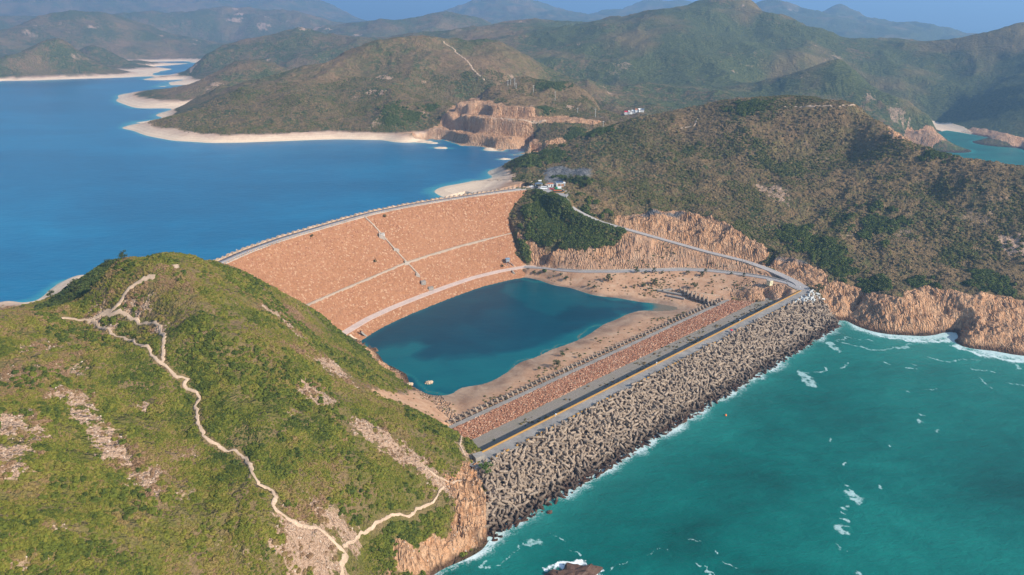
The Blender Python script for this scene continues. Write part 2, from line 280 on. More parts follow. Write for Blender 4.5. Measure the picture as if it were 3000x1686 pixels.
# quarry benches, cuts and cliffs get ribbed rock
def near_mask(P, pad):
    P = np.array(P); return (XX > P[:, 0].min() - pad) & (XX < P[:, 0].max() + pad) & (YY > P[:, 1].min() - pad) & (YY < P[:, 1].max() + pad)
ROCK = np.zeros_like(HH); GREY = np.zeros_like(HH); DIRT = np.zeros_like(HH); DENSE = np.zeros_like(HH)
def paint(arr, P, soft=4.0, val=1.0, wob=3.0, wl=14.0, seed=60):
    m = near_mask(P, soft + wob * 2 + 5); x = XX[m]; y = YY[m]
    d = sdf(x, y, P) + wob * fbm(x, y, wl, 3, seed)
    arr[m] = np.maximum(arr[m], val * (1 - sstep(-soft, soft, d)))
ROCKP = {
 'quarry': [(1200, 400), (1270, 372), (1310, 335), (1352, 302), (1408, 291), (1450, 303), (1485, 314), (1555, 316), (1580, 338), (1660, 338), (1763, 360), (1740, 372), (1600, 366), (1560, 366), (1565, 385), (1660, 420), (1640, 430), (1545, 452), (1510, 458), (1497, 448), (1408, 441), (1349, 431), (1303, 412), (1240, 408)],
 'cut_up': [(1795, 645), (1893, 624), (1990, 622), (2078, 636), (2155, 672), (2215, 712), (2250, 738), (2240, 775), (2175, 758), (2078, 736), (2000, 714), (1900, 687), (1830, 668)],
 'cut_mid': [(1524, 695), (1600, 722), (1660, 735), (1738, 735), (1788, 722), (1825, 690), (1860, 688), (2000, 728), (2100, 758), (2230, 795), (2310, 825), (2250, 812), (2100, 792), (1900, 790), (1776, 792), (1640, 788), (1560, 775), (1548, 745)],
 'wall': [(2240, 752), (2268, 750), (2320, 756), (2380, 778), (2430, 808), (2420, 852), (2385, 845), (2340, 822), (2280, 795)],
 'sea_cliff': [(2405, 850), (2440, 825), (2480, 835), (2524, 860), (2602, 866), (2640, 868), (2679, 850), (2720, 842), (2770, 850), (2854, 866), (2930, 868), (3060, 893), (3060, 1056), (2951, 1040), (2854, 1026), (2807, 1008), (2785, 984), (2660, 986), (2563, 976), (2505, 957), (2475, 940), (2443, 940), (2425, 900)],
 'near_cliff': [(1398, 1340), (1352, 1355), (1330, 1385), (1300, 1400), (1322, 1440), (1332, 1500), (1285, 1560), (1200, 1590), (1150, 1640), (1110, 1700), (1272, 1700), (1440, 1592), (1433, 1480), (1415, 1400)],
 'under_road': [(2140, 845), (2180, 822), (2300, 840), (2325, 852), (2240, 885), (2170, 885)],
 'bay_point': [(2600, 390), (2655, 375), (2690, 378), (2745, 385), (2772, 414), (2738, 423), (2670, 420), (2620, 405)],
 'bay_right': [(2815, 385), (2850, 375), (2950, 392), (3050, 405), (3050, 442), (2950, 420), (2904, 407)],
 'lake_side': [(1050, 1000), (1080, 1005), (1130, 1050), (1195, 1085), (1240, 1120), (1290, 1160), (1345, 1235), (1335, 1250), (1250, 1165), (1190, 1125), (1100, 1060)],
}
RW = {k: WP(v) for k, v in ROCKP.items()}
for k, P in RW.items(): paint(ROCK, P, 3.0 if k not in ('quarry',) else 6.0, 1.0, 3.0, 12.0)
paint(ROCK, [U(x, y, z)[:2] for x, y, z in [(2400, 850, 16), (2420, 830, 22), (2480, 842, 17), (2530, 850, 17), (2540, 900, 10), (2510, 960, -1), (2475, 945, -1), (2440, 948, -1), (2412, 900, 5)]], 3, 1, 2)
# quarry terraces
m = near_mask(RW['quarry'], 30) & (ROCK > 0.05); z = HH[m]; kq = ROCK[m]
def terrace(z, levels):
    out = z.copy(); 
    for a, b in zip(levels[:-1], levels[1:]):
        t = (z - a) / (b - a); q = (t >= 0) & (t < 1); out = np.where(q, a + (b - a) * sstep(0.40, 0.64, t), out)
    return out
mq = (XX[m] > -190)
HH[m] = np.where(mq, z * (1 - kq) + terrace(z, [45, 59, 82, 97]) * kq, z)
rib = fbm(XX + 3 * fbm(XX, YY, 10, 1, 72), YY, 5.5, 3, 70, 0.6, True)
ribf = fbm(XX + 5 * fbm(XX, YY, 20, 1, 79), YY, 17.0, 4, 75, 0.62, True)
HH += ROCK * np.where(RRb > 1000, 1.5 * (ribf - 0.9), 1.5 * (rib - 0.6) + 1.8 * (fbm(XX, YY, 22, 3, 77, .6, True) - .7)) * np.clip(lev / 6, 0, 1) * np.where(flat, 0.45, 1)
# notches in the sea cliff
for L, wd, dp in ([[(2500, 900), (2524, 868)], 2.2, 5], [[(2785, 985), (2800, 958), (2812, 945)], 5, 7], [[(2262, 745), (2245, 765)], 4, 7], [[(1555, 385), (1535, 405), (1530, 418)], 9, 14], [[(1515, 430), (1500, 448)], 8, 10], [[(1350, 330), (1330, 372)], 8, 9], [[(2240, 850), (2250, 872)], 3, 4], [[(2300, 858), (2296, 872)], 3, 4]):
    P = np.array(WP(L)); m = near_mask(P, 20); d = seg_dist(XX[m], YY[m], P); HH[m] -= dp * np.exp(-(d / wd) ** 2) * (HH[m] > -3)
paint(GREY, WP([(1590, 535), (1598, 500), (1622, 488), (1660, 492), (1685, 505), (1680, 520), (1650, 525), (1630, 545), (1600, 550)]), 3, 1, 2)
paint(GREY, WP([(1640, 505), (1700, 492), (1728, 495), (1733, 510), (1710, 525), (1680, 512)]), 3, 1, 2)
paint(GREY, WP([(2030, 625), (1900, 622), (1850, 634), (1900, 632), (2000, 634)]), 2, 1, 2)
paint(GREY, WP([(2250, 752), (2320, 756), (2370, 772), (2330, 768), (2270, 760)]), 2, 1, 2)
# roads and paved yard flattened into the ground
flatten(RUP, 5.5, 12, 0.15); flatten(RLO, 4.5, 9, 0.15)
yard = np.array(WP([(1540, 545), (1585, 548), (1650, 555), (1668, 572), (1640, 585)])); m = near_mask(yard, 20)
d = sdf(XX[m], YY[m], np.array([U(x, y, 64)[:2] for x, y in [(1500, 551), (1560, 538), (1610, 536), (1655, 548), (1668, 566), (1650, 585), (1630, 582), (1600, 566), (1560, 558)]]))
k = 1 - sstep(0, 10, d); HH[m] = HH[m] * (1 - k) + 63.9 * k
# footprint of the dams
dam_poly = np.r_[offset(CREST, -9), TOE_OUT[::-1]]
fp = np.array(list(CREST[:214]) + [U(1524, 636, 52)[:2], U(1508, 690, 34)[:2], U(1535, 735, 20)[:2], U(1545, 770, 9)[:2]] + list(offset(TOE, 12)[::-1]))
x = XX; m = near_mask(dam_poly, 30); xs = XX[m]; ys = YY[m]
dC = seg_dist(xs, ys, CREST_D[::3]); dT = seg_dist(xs, ys, TOE_IN[::3]); zdam = 6 + 58 * dT / (dT + dC)
d = sdf(xs, ys, fp); k = 1 - sstep(-4, 1, d); HH[m] = np.where(d < 1, HH[m] * (1 - k) + np.minimum(HH[m], zdam - 6) * k, HH[m])
d2 = sdf(xs, ys, np.r_[offset(CREST, -2), offset(CREST, -40)[::-1]]); HH[m] = np.where(d2 < 0, np.minimum(HH[m], 44 - 0 * d2), HH[m])
up = np.r_[CREST[:216], offset(CREST, -75)[:216][::-1]]; m = near_mask(up, 5); d = sdf(XX[m], YY[m], up)
ok = (d < 0) & (XX[m] > -235); HH[m] = np.where(ok, np.minimum(HH[m], 43.0), HH[m])
S_, T_ = st_of(XX, YY)
PROF = [(-60, -9), (-40, -3.5), (-36, -1.0), (-8, 15.4), (0.0, 15.6), (0.4, 10.0), (24, 7.0), (43.5, 4.2), (47.5, 2.9), (56, 2.4)]
def prof(t): return np.interp(t, [p[0] for p in PROF], [p[1] for p in PROF])
me = (S_ > 2) & (S_ < 345 - 1.7 * T_) & (T_ > 0) & (T_ < 48); me2 = (S_ > -7 + 0.83 * (T_ + 8)) & (S_ < 352 + 0.5 * (T_ + 8)) & (T_ > -38) & (T_ < 1)
HH = np.where(me | me2, np.minimum(HH, prof(T_) - 1.2), HH)
# sand spits in the reservoir
for (px, py, a, b, rot) in [(1268, 420, 17, 3.2, .1), (1292, 434, 22, 3.2, -.25), (1240, 416, 26, 5, .05), (1480, 467, 16, 2.0, .1)]:
    c = U(px, py, 45); dx = XX - c[0]; dy = YY - c[1]; ca, sa = math.cos(rot), math.sin(rot)
    HH = np.maximum(HH, 46.2 - 4 * (((dx * ca + dy * sa) / a) ** 2 + ((-dx * sa + dy * ca) / (b * 4)) ** 2) + 0.8 * fbm(XX, YY, 9, 2, 91))
# ---------------------------------------------------------------- ground cover masks
def blob(arr, px, py, rx, val=1.0, asp=1.0, ang=0.0, wl=None):
    c = HIT(px, py); R = math.hypot(*c); s = rx * math.hypot(R, 150) / FPX
    m = (np.abs(XX - c[0]) < s * 3.5) & (np.abs(YY - c[1]) < s * 3.5); dx = XX[m] - c[0]; dy = YY[m] - c[1]; ca, sa = math.cos(ang), math.sin(ang)
    d = np.hypot(dx * ca + dy * sa, (-dx * sa + dy * ca) / asp) / s
    n_ = fbm(XX[m], YY[m], wl or s * 0.7, 4, 80, 0.65); val = val * (.8 if R > 1400 else 1)
    arr[m] = np.maximum(arr[m], val * (1 - sstep(0.55, 1.1, d + 0.75 * n_)))
for b in [(800, 915, 32, .8), (845, 950, 34, .8), (880, 985, 24, .8), (875, 1030, 30, .6), (955, 1062, 46, 1), (985, 1090, 40, 1), (1010, 1100, 25, 1), (905, 1145, 32, 1), (945, 1165, 34, 1), (910, 1130, 22, .8),
          (1050, 1245, 32, 1), (1090, 1270, 40, 1), (1135, 1300, 42, 1), (1180, 1330, 40, 1), (1225, 1360, 38, 1), (1265, 1395, 34, 1), (1300, 1420, 32, 1), (30, 1240, 60, .9), (80, 1270, 40, .8), (30, 1330, 50, .9), (25, 1380, 35, .8),
          (215, 1165, 45, .8), (245, 1220, 34, .8), (300, 1275, 40, .8), (335, 1320, 45, .9), (370, 1360, 38, .8), (430, 1400, 45, .8), (460, 1440, 30, .7), (420, 1195, 16, 1), (870, 1560, 46, 1), (905, 1600, 58, 1), (940, 1640, 60, 1), (860, 1640, 45, .9),
          (30, 1100, 30, .5), (190, 1090, 40, .6), (120, 1020, 50, .55), (540, 1450, 25, .5), (930, 1490, 34, .9), (960, 1510, 34, .9), (1010, 1550, 40, .9), (330, 955, 18, .8), (420, 905, 26, .7), (470, 960, 24, .8), (380, 895, 22, .7), (280, 930, 24, .9),
          (160, 1540, 26, .5), (80, 1650, 34, .6), (560, 1330, 26, .5), (860, 1210, 22, .5), (980, 1230, 20, .4), (1370, 1330, 26, .9), (1340, 1300, 14, .5)]: blob(DIRT, *b)
for b in [(2255, 560, 40, .7), (2290, 580, 30, .7), (2650, 690, 30, .5), (2870, 640, 34, .5), (2960, 715, 34, .9), (2990, 730, 20, .9), (2490, 690, 28, .5), (1740, 600, 18, .6), (1760, 560, 24, .4), (2020, 560, 30, .3), (2420, 460, 26, .35), (2560, 420, 26, .35), (2350, 520, 40, .3), (2700, 480, 30, .3),
          (1115, 225, 18, .9), (1135, 230, 18, .9), (1240, 240, 10, .7), (1085, 272, 14, .9), (1120, 270, 12, .8), (1040, 285, 10, .8), (1240, 335, 20, .6), (1100, 365, 20, .6), (1500, 225, 10, .7), (1360, 180, 8, .5), (1820, 195, 22, .6), (1800, 215, 16, .6), (1840, 190, 12, .6),
          (1770, 255, 12, .8), (1790, 275, 14, .8), (1670, 315, 14, .8), (1760, 325, 14, .8), (1760, 345, 12, .8), (1720, 300, 12, .6), (1555, 312, 10, .8), (2230, 155, 20, .5), (2390, 135, 10, .9), (2410, 150, 12, .7), (2455, 170, 20, .7), (2150, 210, 9, .9), (2545, 285, 16, .8), (2620, 330, 22, .7), (2640, 350, 22, .7),
          (630, 248, 16, .9), (610, 262, 10, .8), (590, 280, 10, .7), (80, 95, 12, .8), (105, 75, 10, .8), (270, 80, 12, .9), (200, 95, 8, .8), (100, 108, 9, .7), (215, 165, 12, .7), (255, 172, 14, .6), (700, 40, 14, 1), (690, 60, 20, 1), (690, 25, 12, .9), (770, 78, 20, .9), (570, 130, 9, 1), (575, 118, 8, 1), (470, 105, 8, 1),
          (890, 85, 16, 1), (930, 84, 22, 1), (960, 84, 14, 1), (845, 62, 9, .8), (780, 50, 7, 1), (565, 198, 16, .9), (790, 175, 12, .8), (1047, 105, 14, 1), (1300, 100, 8, .9), (1345, 88, 18, .8), (1525, 66, 9, 1), (1520, 52, 6, .9), (1535, 55, 6, .9), (1700, 130, 8, 1), (1645, 140, 6, .8), (2320, 30, 14, .8), (2465, 55, 16, .5), (2180, 18, 7, .9), (250, 60, 8, .5), (140, 20, 20, .35), (330, 120, 10, .5)]: blob(DIRT, *b)
for b in [(1640, 640, 95, 1), (1590, 610, 50, 1), (1720, 680, 70, 1), (1780, 690, 50, 1), (1600, 690, 60, .8), (2330, 690, 50, .9), (2390, 730, 45, .7), (2430, 760, 50, .6), (2560, 845, 36, .9), (2470, 800, 40, .5), (2700, 835, 34, .5), (2900, 825, 50, .7), (2450, 680, 60, .4), (2250, 450, 60, .35), (2300, 500, 50, .4), (2030, 310, 60, .5), (2200, 312, 50, .5), (2150, 660, 50, .3), (2850, 760, 50, .4),
          (1980, 430, 60, .45), (2560, 660, 80, .5), (2750, 650, 60, .45), (1560, 470, 40, 1), (1620, 455, 40, .8), (1700, 530, 30, .8), (1640, 520, 20, .5), (1750, 385, 40, .9), (1690, 395, 30, 1), (2750, 458, 40, .5), (1205, 340, 30, .8), (1150, 320, 40, .5), (1150, 350, 34, .6), (1262, 318, 20, .7), (1380, 250, 60, .7), (1620, 245, 50, .7), (1600, 320, 20, .9),
          (300, 790, 60, 1), (250, 830, 50, 1), (180, 890, 40, 1), (380, 780, 50, .8), (300, 860, 50, .7)]: blob(DENSE, *b)
DENSE *= np.where((AZ < -20) & (RRb < 452), .4, 1)
DENSE = np.clip(DENSE + .55 * sstep(1400, 1800, RRb) * sstep(0, 4, AZ) * (1 - .7 * sstep(.1, .5, fbm(XX, YY, 420, 4, 700))) + .2 * sstep(1250, 1700, RRb), 0, 1)
sand_band = isres & (HH < 56.0 + 2.0 * fbm(XX, YY, 60, 3, 95)) & (RRb > 500) & ((XX < -60) | (YY > 700))
SAND = np.where(sand_band, 1 - sstep(53.0, 56.5, HH + 1.5 * fbm(XX, YY, 35, 3, 97)), 0.0) * (1 - 0.85 * ROCK * (XX > -170))
BEACH = (sdf(XX, YY, [U(x, y, 1)[:2] for x, y in [(2725, 360), (2790, 368), (2850, 392), (2815, 396), (2740, 380)]]) < 0) & (HH < 7)
SAND = np.maximum(SAND, BEACH * 1.0)
basin = [ST(-8, 44), ST(-30, 60), U(1240, 1110, 0)[:2], U(1190, 1080, 0)[:2], U(1054, 990, 0)[:2]] + [U(x, y, z)[:2] for x, y, z in [(1520, 800, 5), (1560, 772, 9), (1640, 785, 9), (1800, 790, 10), (2000, 786, 14), (2200, 800, 16), (2320, 838, 16), (2330, 858, 15)]] + [ST(325, 5), ST(325, 44)]
FLAT = (1 - sstep(-3, 5, sdf(XX, YY, basin) + 2 * fbm(XX, YY, 15, 3, 66))) * (RRb < 760)
LUSH = sstep(3, -3, AZ - np.interp(RRb, [100, 300, 440, 520, 700], [6, 3, -8, -20, -24])) * (1 - sstep(560, 640, RRb))
MUD = FLAT * sstep(2.2, 0.6, HH + 0.8 * fbm(XX, YY, 25, 3, 55))
CUT = np.zeros_like(HH)
paint(CUT, WP([(1120, 408), (1200, 385), (1270, 372), (1310, 335), (1352, 302), (1380, 330), (1330, 400), (1300, 412), (1240, 410)]), 8, 1, 8, 30)
paint(CUT, WP([(1520, 700), (1800, 740), (1860, 690), (2250, 790), (2330, 830), (2300, 860), (1540, 800)]), 5, 1, 4)
paint(CUT, WP([(1285, 560), (1360, 525), (1440, 520), (1480, 528), (1540, 540), (1560, 552), (1450, 562), (1390, 566)]), 4, 1, 4)
FLAT = np.maximum(FLAT, CUT * (1 - DENSE) * (HH > 2))

# ---------------------------------------------------------------- material kit
class NT:
    def __init__(s, name):
        s.m = bpy.data.materials.new(name); s.m.use_nodes = True; s.t = s.m.node_tree; s.p = s.t.nodes['Principled BSDF']; s._g = None
    def n(s, t, **kw):
        x = s.t.nodes.new(t)
        for k, v in kw.items(): setattr(x, k, v)
        return x
    def ln(s, a, b): s.t.links.new(a, b)
    def put(s, sock, v):
        if hasattr(v, 'links') or isinstance(v, bpy.types.NodeSocket): s.ln(v, sock)
        else:
            if isinstance(v, (tuple, list)) and len(v) == 3 and sock.type == 'RGBA': v = (*v, 1)
            sock.default_value = v
    def pos(s):
        if s._g is None: s._g = s.n('ShaderNodeNewGeometry')
        return s._g.outputs['Position']
    def obj(s): return s.n('ShaderNodeTexCoord').outputs['Object']
    def vscale(s, v, sc_): x = s.n('ShaderNodeVectorMath', operation='MULTIPLY'); s.put(x.inputs[0], v); x.inputs[1].default_value = sc_; return x.outputs[0]
    def noise(s, scale, detail=3, rough=.5, vec=None, dist=0, col=False):
        x = s.n('ShaderNodeTexNoise'); s.put(x.inputs['Vector'], vec if vec is not None else s.pos()); x.inputs['Scale'].default_value = scale; x.inputs['Detail'].default_value = detail
        x.inputs['Roughness'].default_value = rough; x.inputs['Distortion'].default_value = dist; return x.outputs['Color' if col else 'Fac']
    def vor(s, scale, vec=None, out='Distance', feature='F1'):
        x = s.n('ShaderNodeTexVoronoi', feature=feature); s.put(x.inputs['Vector'], vec if vec is not None else s.pos()); x.inputs['Scale'].default_value = scale; return x.outputs[out]
    def attr(s, nm, typ='GEOMETRY'): x = s.n('ShaderNodeAttribute', attribute_name=nm, attribute_type=typ); return x.outputs['Fac']
    def ma(s, op, a, b=0.0, c=None, clamp=False):
        x = s.n('ShaderNodeMath', operation=op, use_clamp=clamp); s.put(x.inputs[0], a); s.put(x.inputs[1], b)
        if c is not None: s.put(x.inputs[2], c)
        return x.outputs[0]
    def mr(s, v, a, b, c=0.0, d=1.0):
        x = s.n('ShaderNodeMapRange'); s.put(x.inputs[0], v)
        for i, q in enumerate((a, b, c, d)): x.inputs[i + 1].default_value = q
        return x.outputs[0]
    def ramp(s, f, stops):
        x = s.n('ShaderNodeValToRGB'); s.put(x.inputs[0], f); e = x.color_ramp.elements
        while len(e) < len(stops): e.new(0.5)
        for i, (p, c) in enumerate(stops): e[i].position = p; e[i].color = (*c, 1)
        return x.outputs[0]
    def mix(s, f, a, b, mode='MIX'):
        x = s.n('ShaderNodeMix', data_type='RGBA', blend_type=mode); s.put(x.inputs[0], f); s.put(x.inputs[6], a); s.put(x.inputs[7], b); return x.outputs[2]
    def bump(s, h, dist, strength=1.0, nrm=None):
        x = s.n('ShaderNodeBump'); s.put(x.inputs['Height'], h); x.inputs['Distance'].default_value = dist; x.inputs['Strength'].default_value = strength
        if nrm is not None: s.ln(nrm, x.inputs['Normal'])
        return x.outputs[0]
    def fin(s, col, rough=.9, nrm=None, spec=.2, metal=0):
        s.put(s.p.inputs['Base Color'], col); s.put(s.p.inputs['Roughness'], rough); s.put(s.p.inputs['Specular IOR Level'], spec); s.p.inputs['Metallic'].default_value = metal
        if nrm is not None: s.ln(nrm, s.p.inputs['Normal'])
        return s.m
_mats = {}
def plain(name, col, rough=.8, var=.15, scale=2.0, bump=0.0, metal=0, spec=.3):
    if name in _mats: return _mats[name]
    t = NT(name); f = t.noise(scale, 4, .6, t.obj())
    c = t.mix(f, tuple(v * (1 - var) for v in col), tuple(min(1, v * (1 + var)) for v in col))
    nr = t.bump(t.noise(scale * 6, 3, .6, t.obj()), bump) if bump else None
    _mats[name] = t.fin(c, rough, nr, spec, metal); return _mats[name]

def mat_terrain():
    t = NT('hillside'); a = t.attr
    big = t.noise(.006, 5, .6); mid = t.noise(.03, 5, .65); fine = t.noise(.22, 4, .7); tiny = t.noise(1.1, 3, .7); vfine = t.noise(.07, 4, .7)
    brown = t.mix(t.mr(mid, .35, .65), (.245, .158, .078), (.170, .122, .056))
    green = t.mix(t.mr(fine, .35, .65), (.050, .072, .022), (.125, .130, .045))
    f = t.ma('ADD', t.ma('MULTIPLY', big, .5), t.ma('MULTIPLY', vfine, .5)); f = t.ma('ADD', f, t.ma('MULTIPLY', a('dense'), .22))
    f = t.ma('ADD', f, t.ma('MULTIPLY', t.ma('SUBTRACT', t.noise(.05, 6, .8), .5), .35)); veg = t.mix(t.mr(f, .49, .57), brown, green)
    veg = t.mix(t.mr(t.ma('MULTIPLY', tiny, fine), .18, .34), t.mix(.5, veg, (.02, .026, .01)), veg)
    lg = t.mix(t.mr(t.ma('ADD', t.ma('MULTIPLY', vfine, .5), t.ma('MULTIPLY', mid, .5)), .42, .58), (.24, .155, .08), (.14, .135, .025)); lg = t.mix(t.mr(tiny, .35, .65), t.mix(.45, lg, (.04, .05, .01)), lg)
    veg = t.mix(t.mr(t.noise(.09, 5, .8), .56, .66, 0, .5), veg, (.040, .056, .02)); veg = t.mix(t.mr(t.noise(.004, 4, .6), .5, .62, 0, .35), veg, (.30, .175, .09)); veg = t.mix(a('lush'), veg, lg)
    dirtc = t.mix(t.mr(tiny, .35, .65), (.30, .185, .115), (.47, .325, .225))
    dm = t.mr(t.ma('ADD', a('dirt'), t.ma('ADD', t.ma('MULTIPLY', t.ma('SUBTRACT', t.noise(.35, 6, .85), .5), 1.6), t.ma('MULTIPLY', t.ma('SUBTRACT', vfine, .5), .8))), .40, .72)
    spots = t.mr(t.ma('ADD', t.noise(.11, 6, .78), t.ma('MULTIPLY', t.noise(.012, 2, .5), .5)), .93, .99)
    dm = t.ma('MAXIMUM', dm, t.ma('MULTIPLY', spots, .6))
    c = t.mix(dm, veg, dirtc)
    col3 = t.vscale(t.pos(), (1, 1, .10))
    st = t.noise(.55, 5, .7, col3, .3); st2 = t.noise(.12, 4, .6, col3, .2)
    rock = t.ramp(st, [(.30, (.10, .05, .035)), (.40, (.33, .165, .095)), (.50, (.50, .28, .165)), (.60, (.58, .38, .25)), (.72, (.30, .20, .15))])
    rock = t.mix(t.mr(st2, .35, .7), rock, t.mix(.55, rock, (.50, .25, .13))); rock = t.mix(.28, rock, (.56, .26, .08))
    cv_ = t.vscale(t.pos(), (1, .36, .17)); wob_ = t.n('ShaderNodeVectorMath', operation='ADD'); t.ln(cv_, wob_.inputs[0]); t.ln(t.vscale(t.noise(.06, 3, .6, None, 0, True), (5, 5, 5)), wob_.inputs[1])
    crk = t.vor(.55, wob_.outputs[0], 'Distance', 'DISTANCE_TO_EDGE'); cell = t.vor(.55, wob_.outputs[0], 'Color'); cb = t.ma('FRACT', t.ma('MULTIPLY', cell, 5.3))
    zone = t.mr(t.noise(.035, 4, .65, None, 1), .38, .58); rock = t.mix(t.ma('MULTIPLY', cb, .5), rock, (.66, .43, .26)); rock = t.mix(t.ma('MULTIPLY', t.mr(crk, .02, .15, .7, 0), t.ma('ADD', t.ma('MULTIPLY', zone, .7), .12)), rock, (.08, .04, .028)); rock = t.mix(t.mr(t.noise(.03, 5, .7), .58, .72, 0, .35), rock, (.32, .24, .18))
    rm = t.mr(t.ma('ADD', a('rock'), t.ma('MULTIPLY', t.ma('SUBTRACT', mid, .5), .5)), .4, .55)
    c = t.mix(rm, c, rock)
    c = t.mix(a('grey'), c, t.ramp(t.noise(.8, 5, .75, col3), [(.3, (.05, .05, .05)), (.5, (.15, .145, .14)), (.7, (.25, .235, .22))]))
    sep = t.n('ShaderNodeSeparateXYZ'); t.ln(t.pos(), sep.inputs[0]); z = sep.outputs[2]
    fl = t.ramp(t.noise(.09, 6, .75), [(.3, (.34, .18, .10)), (.5, (.50, .29, .17)), (.7, (.58, .40, .26))])
    fl = t.mix(t.mr(t.noise(.9, 4, .8), .3, .7), t.mix(.35, fl, (.22, .13, .08)), fl)
    fl = t.mix(t.mr(t.noise(.25, 5, .8), .62, .7), fl, (.15, .11, .05))
    c = t.mix(a('flat'), c, fl)
    c = t.mix(t.ma('MULTIPLY', a('mud'), .9), c, t.mix(t.mr(t.noise(.06, 5, .7, None, .6), .35, .65), (.17, .10, .065), (.40, .28, .19)))
    sb = t.ma('FRACT', t.ma('ADD', t.ma('MULTIPLY', z, .42), t.ma('MULTIPLY', mid, .8)))
    sand = t.mix(t.mr(t.ma('ADD', z, t.ma('MULTIPLY', t.ma('SUBTRACT', vfine, .5), 14)), 48, 56), (.78, .60, .42), (.48, .31, .22)); sand = t.mix(t.ma('MULTIPLY', sb, .28), sand, (.42, .27, .18)); sand = t.mix(t.mr(st, .3, .6, .35, 0), sand, (.3, .18, .12))
    c = t.mix(a('sand'), c, sand)
    wet = t.ma('MULTIPLY', t.mr(t.ma('ADD', z, t.ma('MULTIPLY', t.ma('SUBTRACT', fine, .5), 4)), 1.2, 3.4, 1, 0), t.ma('SUBTRACT', 1, a('flat'), clamp=True))
    wet = t.ma('MULTIPLY', wet, t.ma('SUBTRACT', 1, a('sand'), clamp=True))
    c = t.mix(t.ma('MULTIPLY', wet, .85), c, (.05, .028, .018))
    hb = t.ma('ADD', t.ma('MULTIPLY', fine, 1.6), t.ma('MULTIPLY', tiny, .55)); soft = t.ma('SUBTRACT', 1, t.ma('MAXIMUM', a('sand'), a('flat')), clamp=True)
    hb = t.ma('ADD', t.ma('MULTIPLY', hb, t.ma('ADD', t.ma('MULTIPLY', soft, .85), .15)), t.ma('MULTIPLY', t.ma('ADD', t.ma('MULTIPLY', st, 1.6), t.ma('MULTIPLY', t.mr(crk, 0, .3), t.ma('ADD', t.ma('MULTIPLY', zone, 1.3), .25))), rm))
    gl = t.ma('ABSOLUTE', t.ma('SUBTRACT', t.noise(.02, 6, .62, None, .8), .5)); hb = t.ma('ADD', hb, t.ma('MULTIPLY', t.ma('MULTIPLY', gl, 17), soft)); hb = t.ma('ADD', hb, t.ma('MULTIPLY', t.ma('MULTIPLY', t.noise(.11, 4, .75), 3), soft))
    return t.fin(c, .95, t.bump(hb, 1.0, 1.0), .1)

def link_mesh(name, V, Fq, mat=None, parent=None, smooth_=True, attrs=None):
    me_ = bpy.data.meshes.new(name); V = np.asarray(V, np.float32).reshape(-1, 3); Fq = np.asarray(Fq, np.int32); k = Fq.shape[1]
    me_.vertices.add(len(V)); me_.vertices.foreach_set('co', V.ravel()); me_.loops.add(Fq.size); me_.loops.foreach_set('vertex_index', Fq.ravel())
    me_.polygons.add(len(Fq)); me_.polygons.foreach_set('loop_start', np.arange(0, Fq.size, k, dtype=np.int32)); me_.polygons.foreach_set('loop_total', np.full(len(Fq), k, np.int32))
    me_.update(calc_edges=True); me_.polygons.foreach_set('use_smooth', np.full(len(Fq), smooth_, bool))
    for nm, arr in (attrs or {}).items():
        at = me_.attributes.new(nm, 'FLOAT', 'POINT'); at.data.foreach_set('value', np.asarray(arr, np.float32).ravel())
    o = bpy.data.objects.new(name, me_); COL.objects.link(o)
    if mat: me_.materials.append(mat)
    if parent: o.parent = parent
    return o
def grid_faces(nr, nc, mask=None):
    i = np.arange(nr - 1)[:, None] * nc + np.arange(nc - 1)[None]
    F = np.stack([i, i + 1, i + nc + 1, i + nc], -1)
    return (F[mask] if mask is not None else F.reshape(-1, 4))
def tag(o, label=None, cat=None, group=None, kind=None):
    if label: o['label'] = label
    if cat: o['category'] = cat
    if group: o['group'] = group
    if kind: o['kind'] = kind
    return o
def empty(name, loc, rz=0, label=None, cat=None, group=None):
    o = bpy.data.objects.new(name, None); COL.objects.link(o); o.location = loc; o.rotation_euler = (0, 0, rz); return tag(o, label, cat, group)

V = np.stack([XX, YY, HH], -1)
terrain = link_mesh('hills', V, grid_faces(len(VR), len(UA))[:, ::-1], mat_terrain(), attrs=dict(rock=ROCK, grey=GREY, dirt=DIRT, dense=DENSE, sand=SAND, flat=FLAT, lush=LUSH, mud=MUD))
tag(terrain, kind='structure', label='scrub covered hills and rocky headlands around the reservoir')

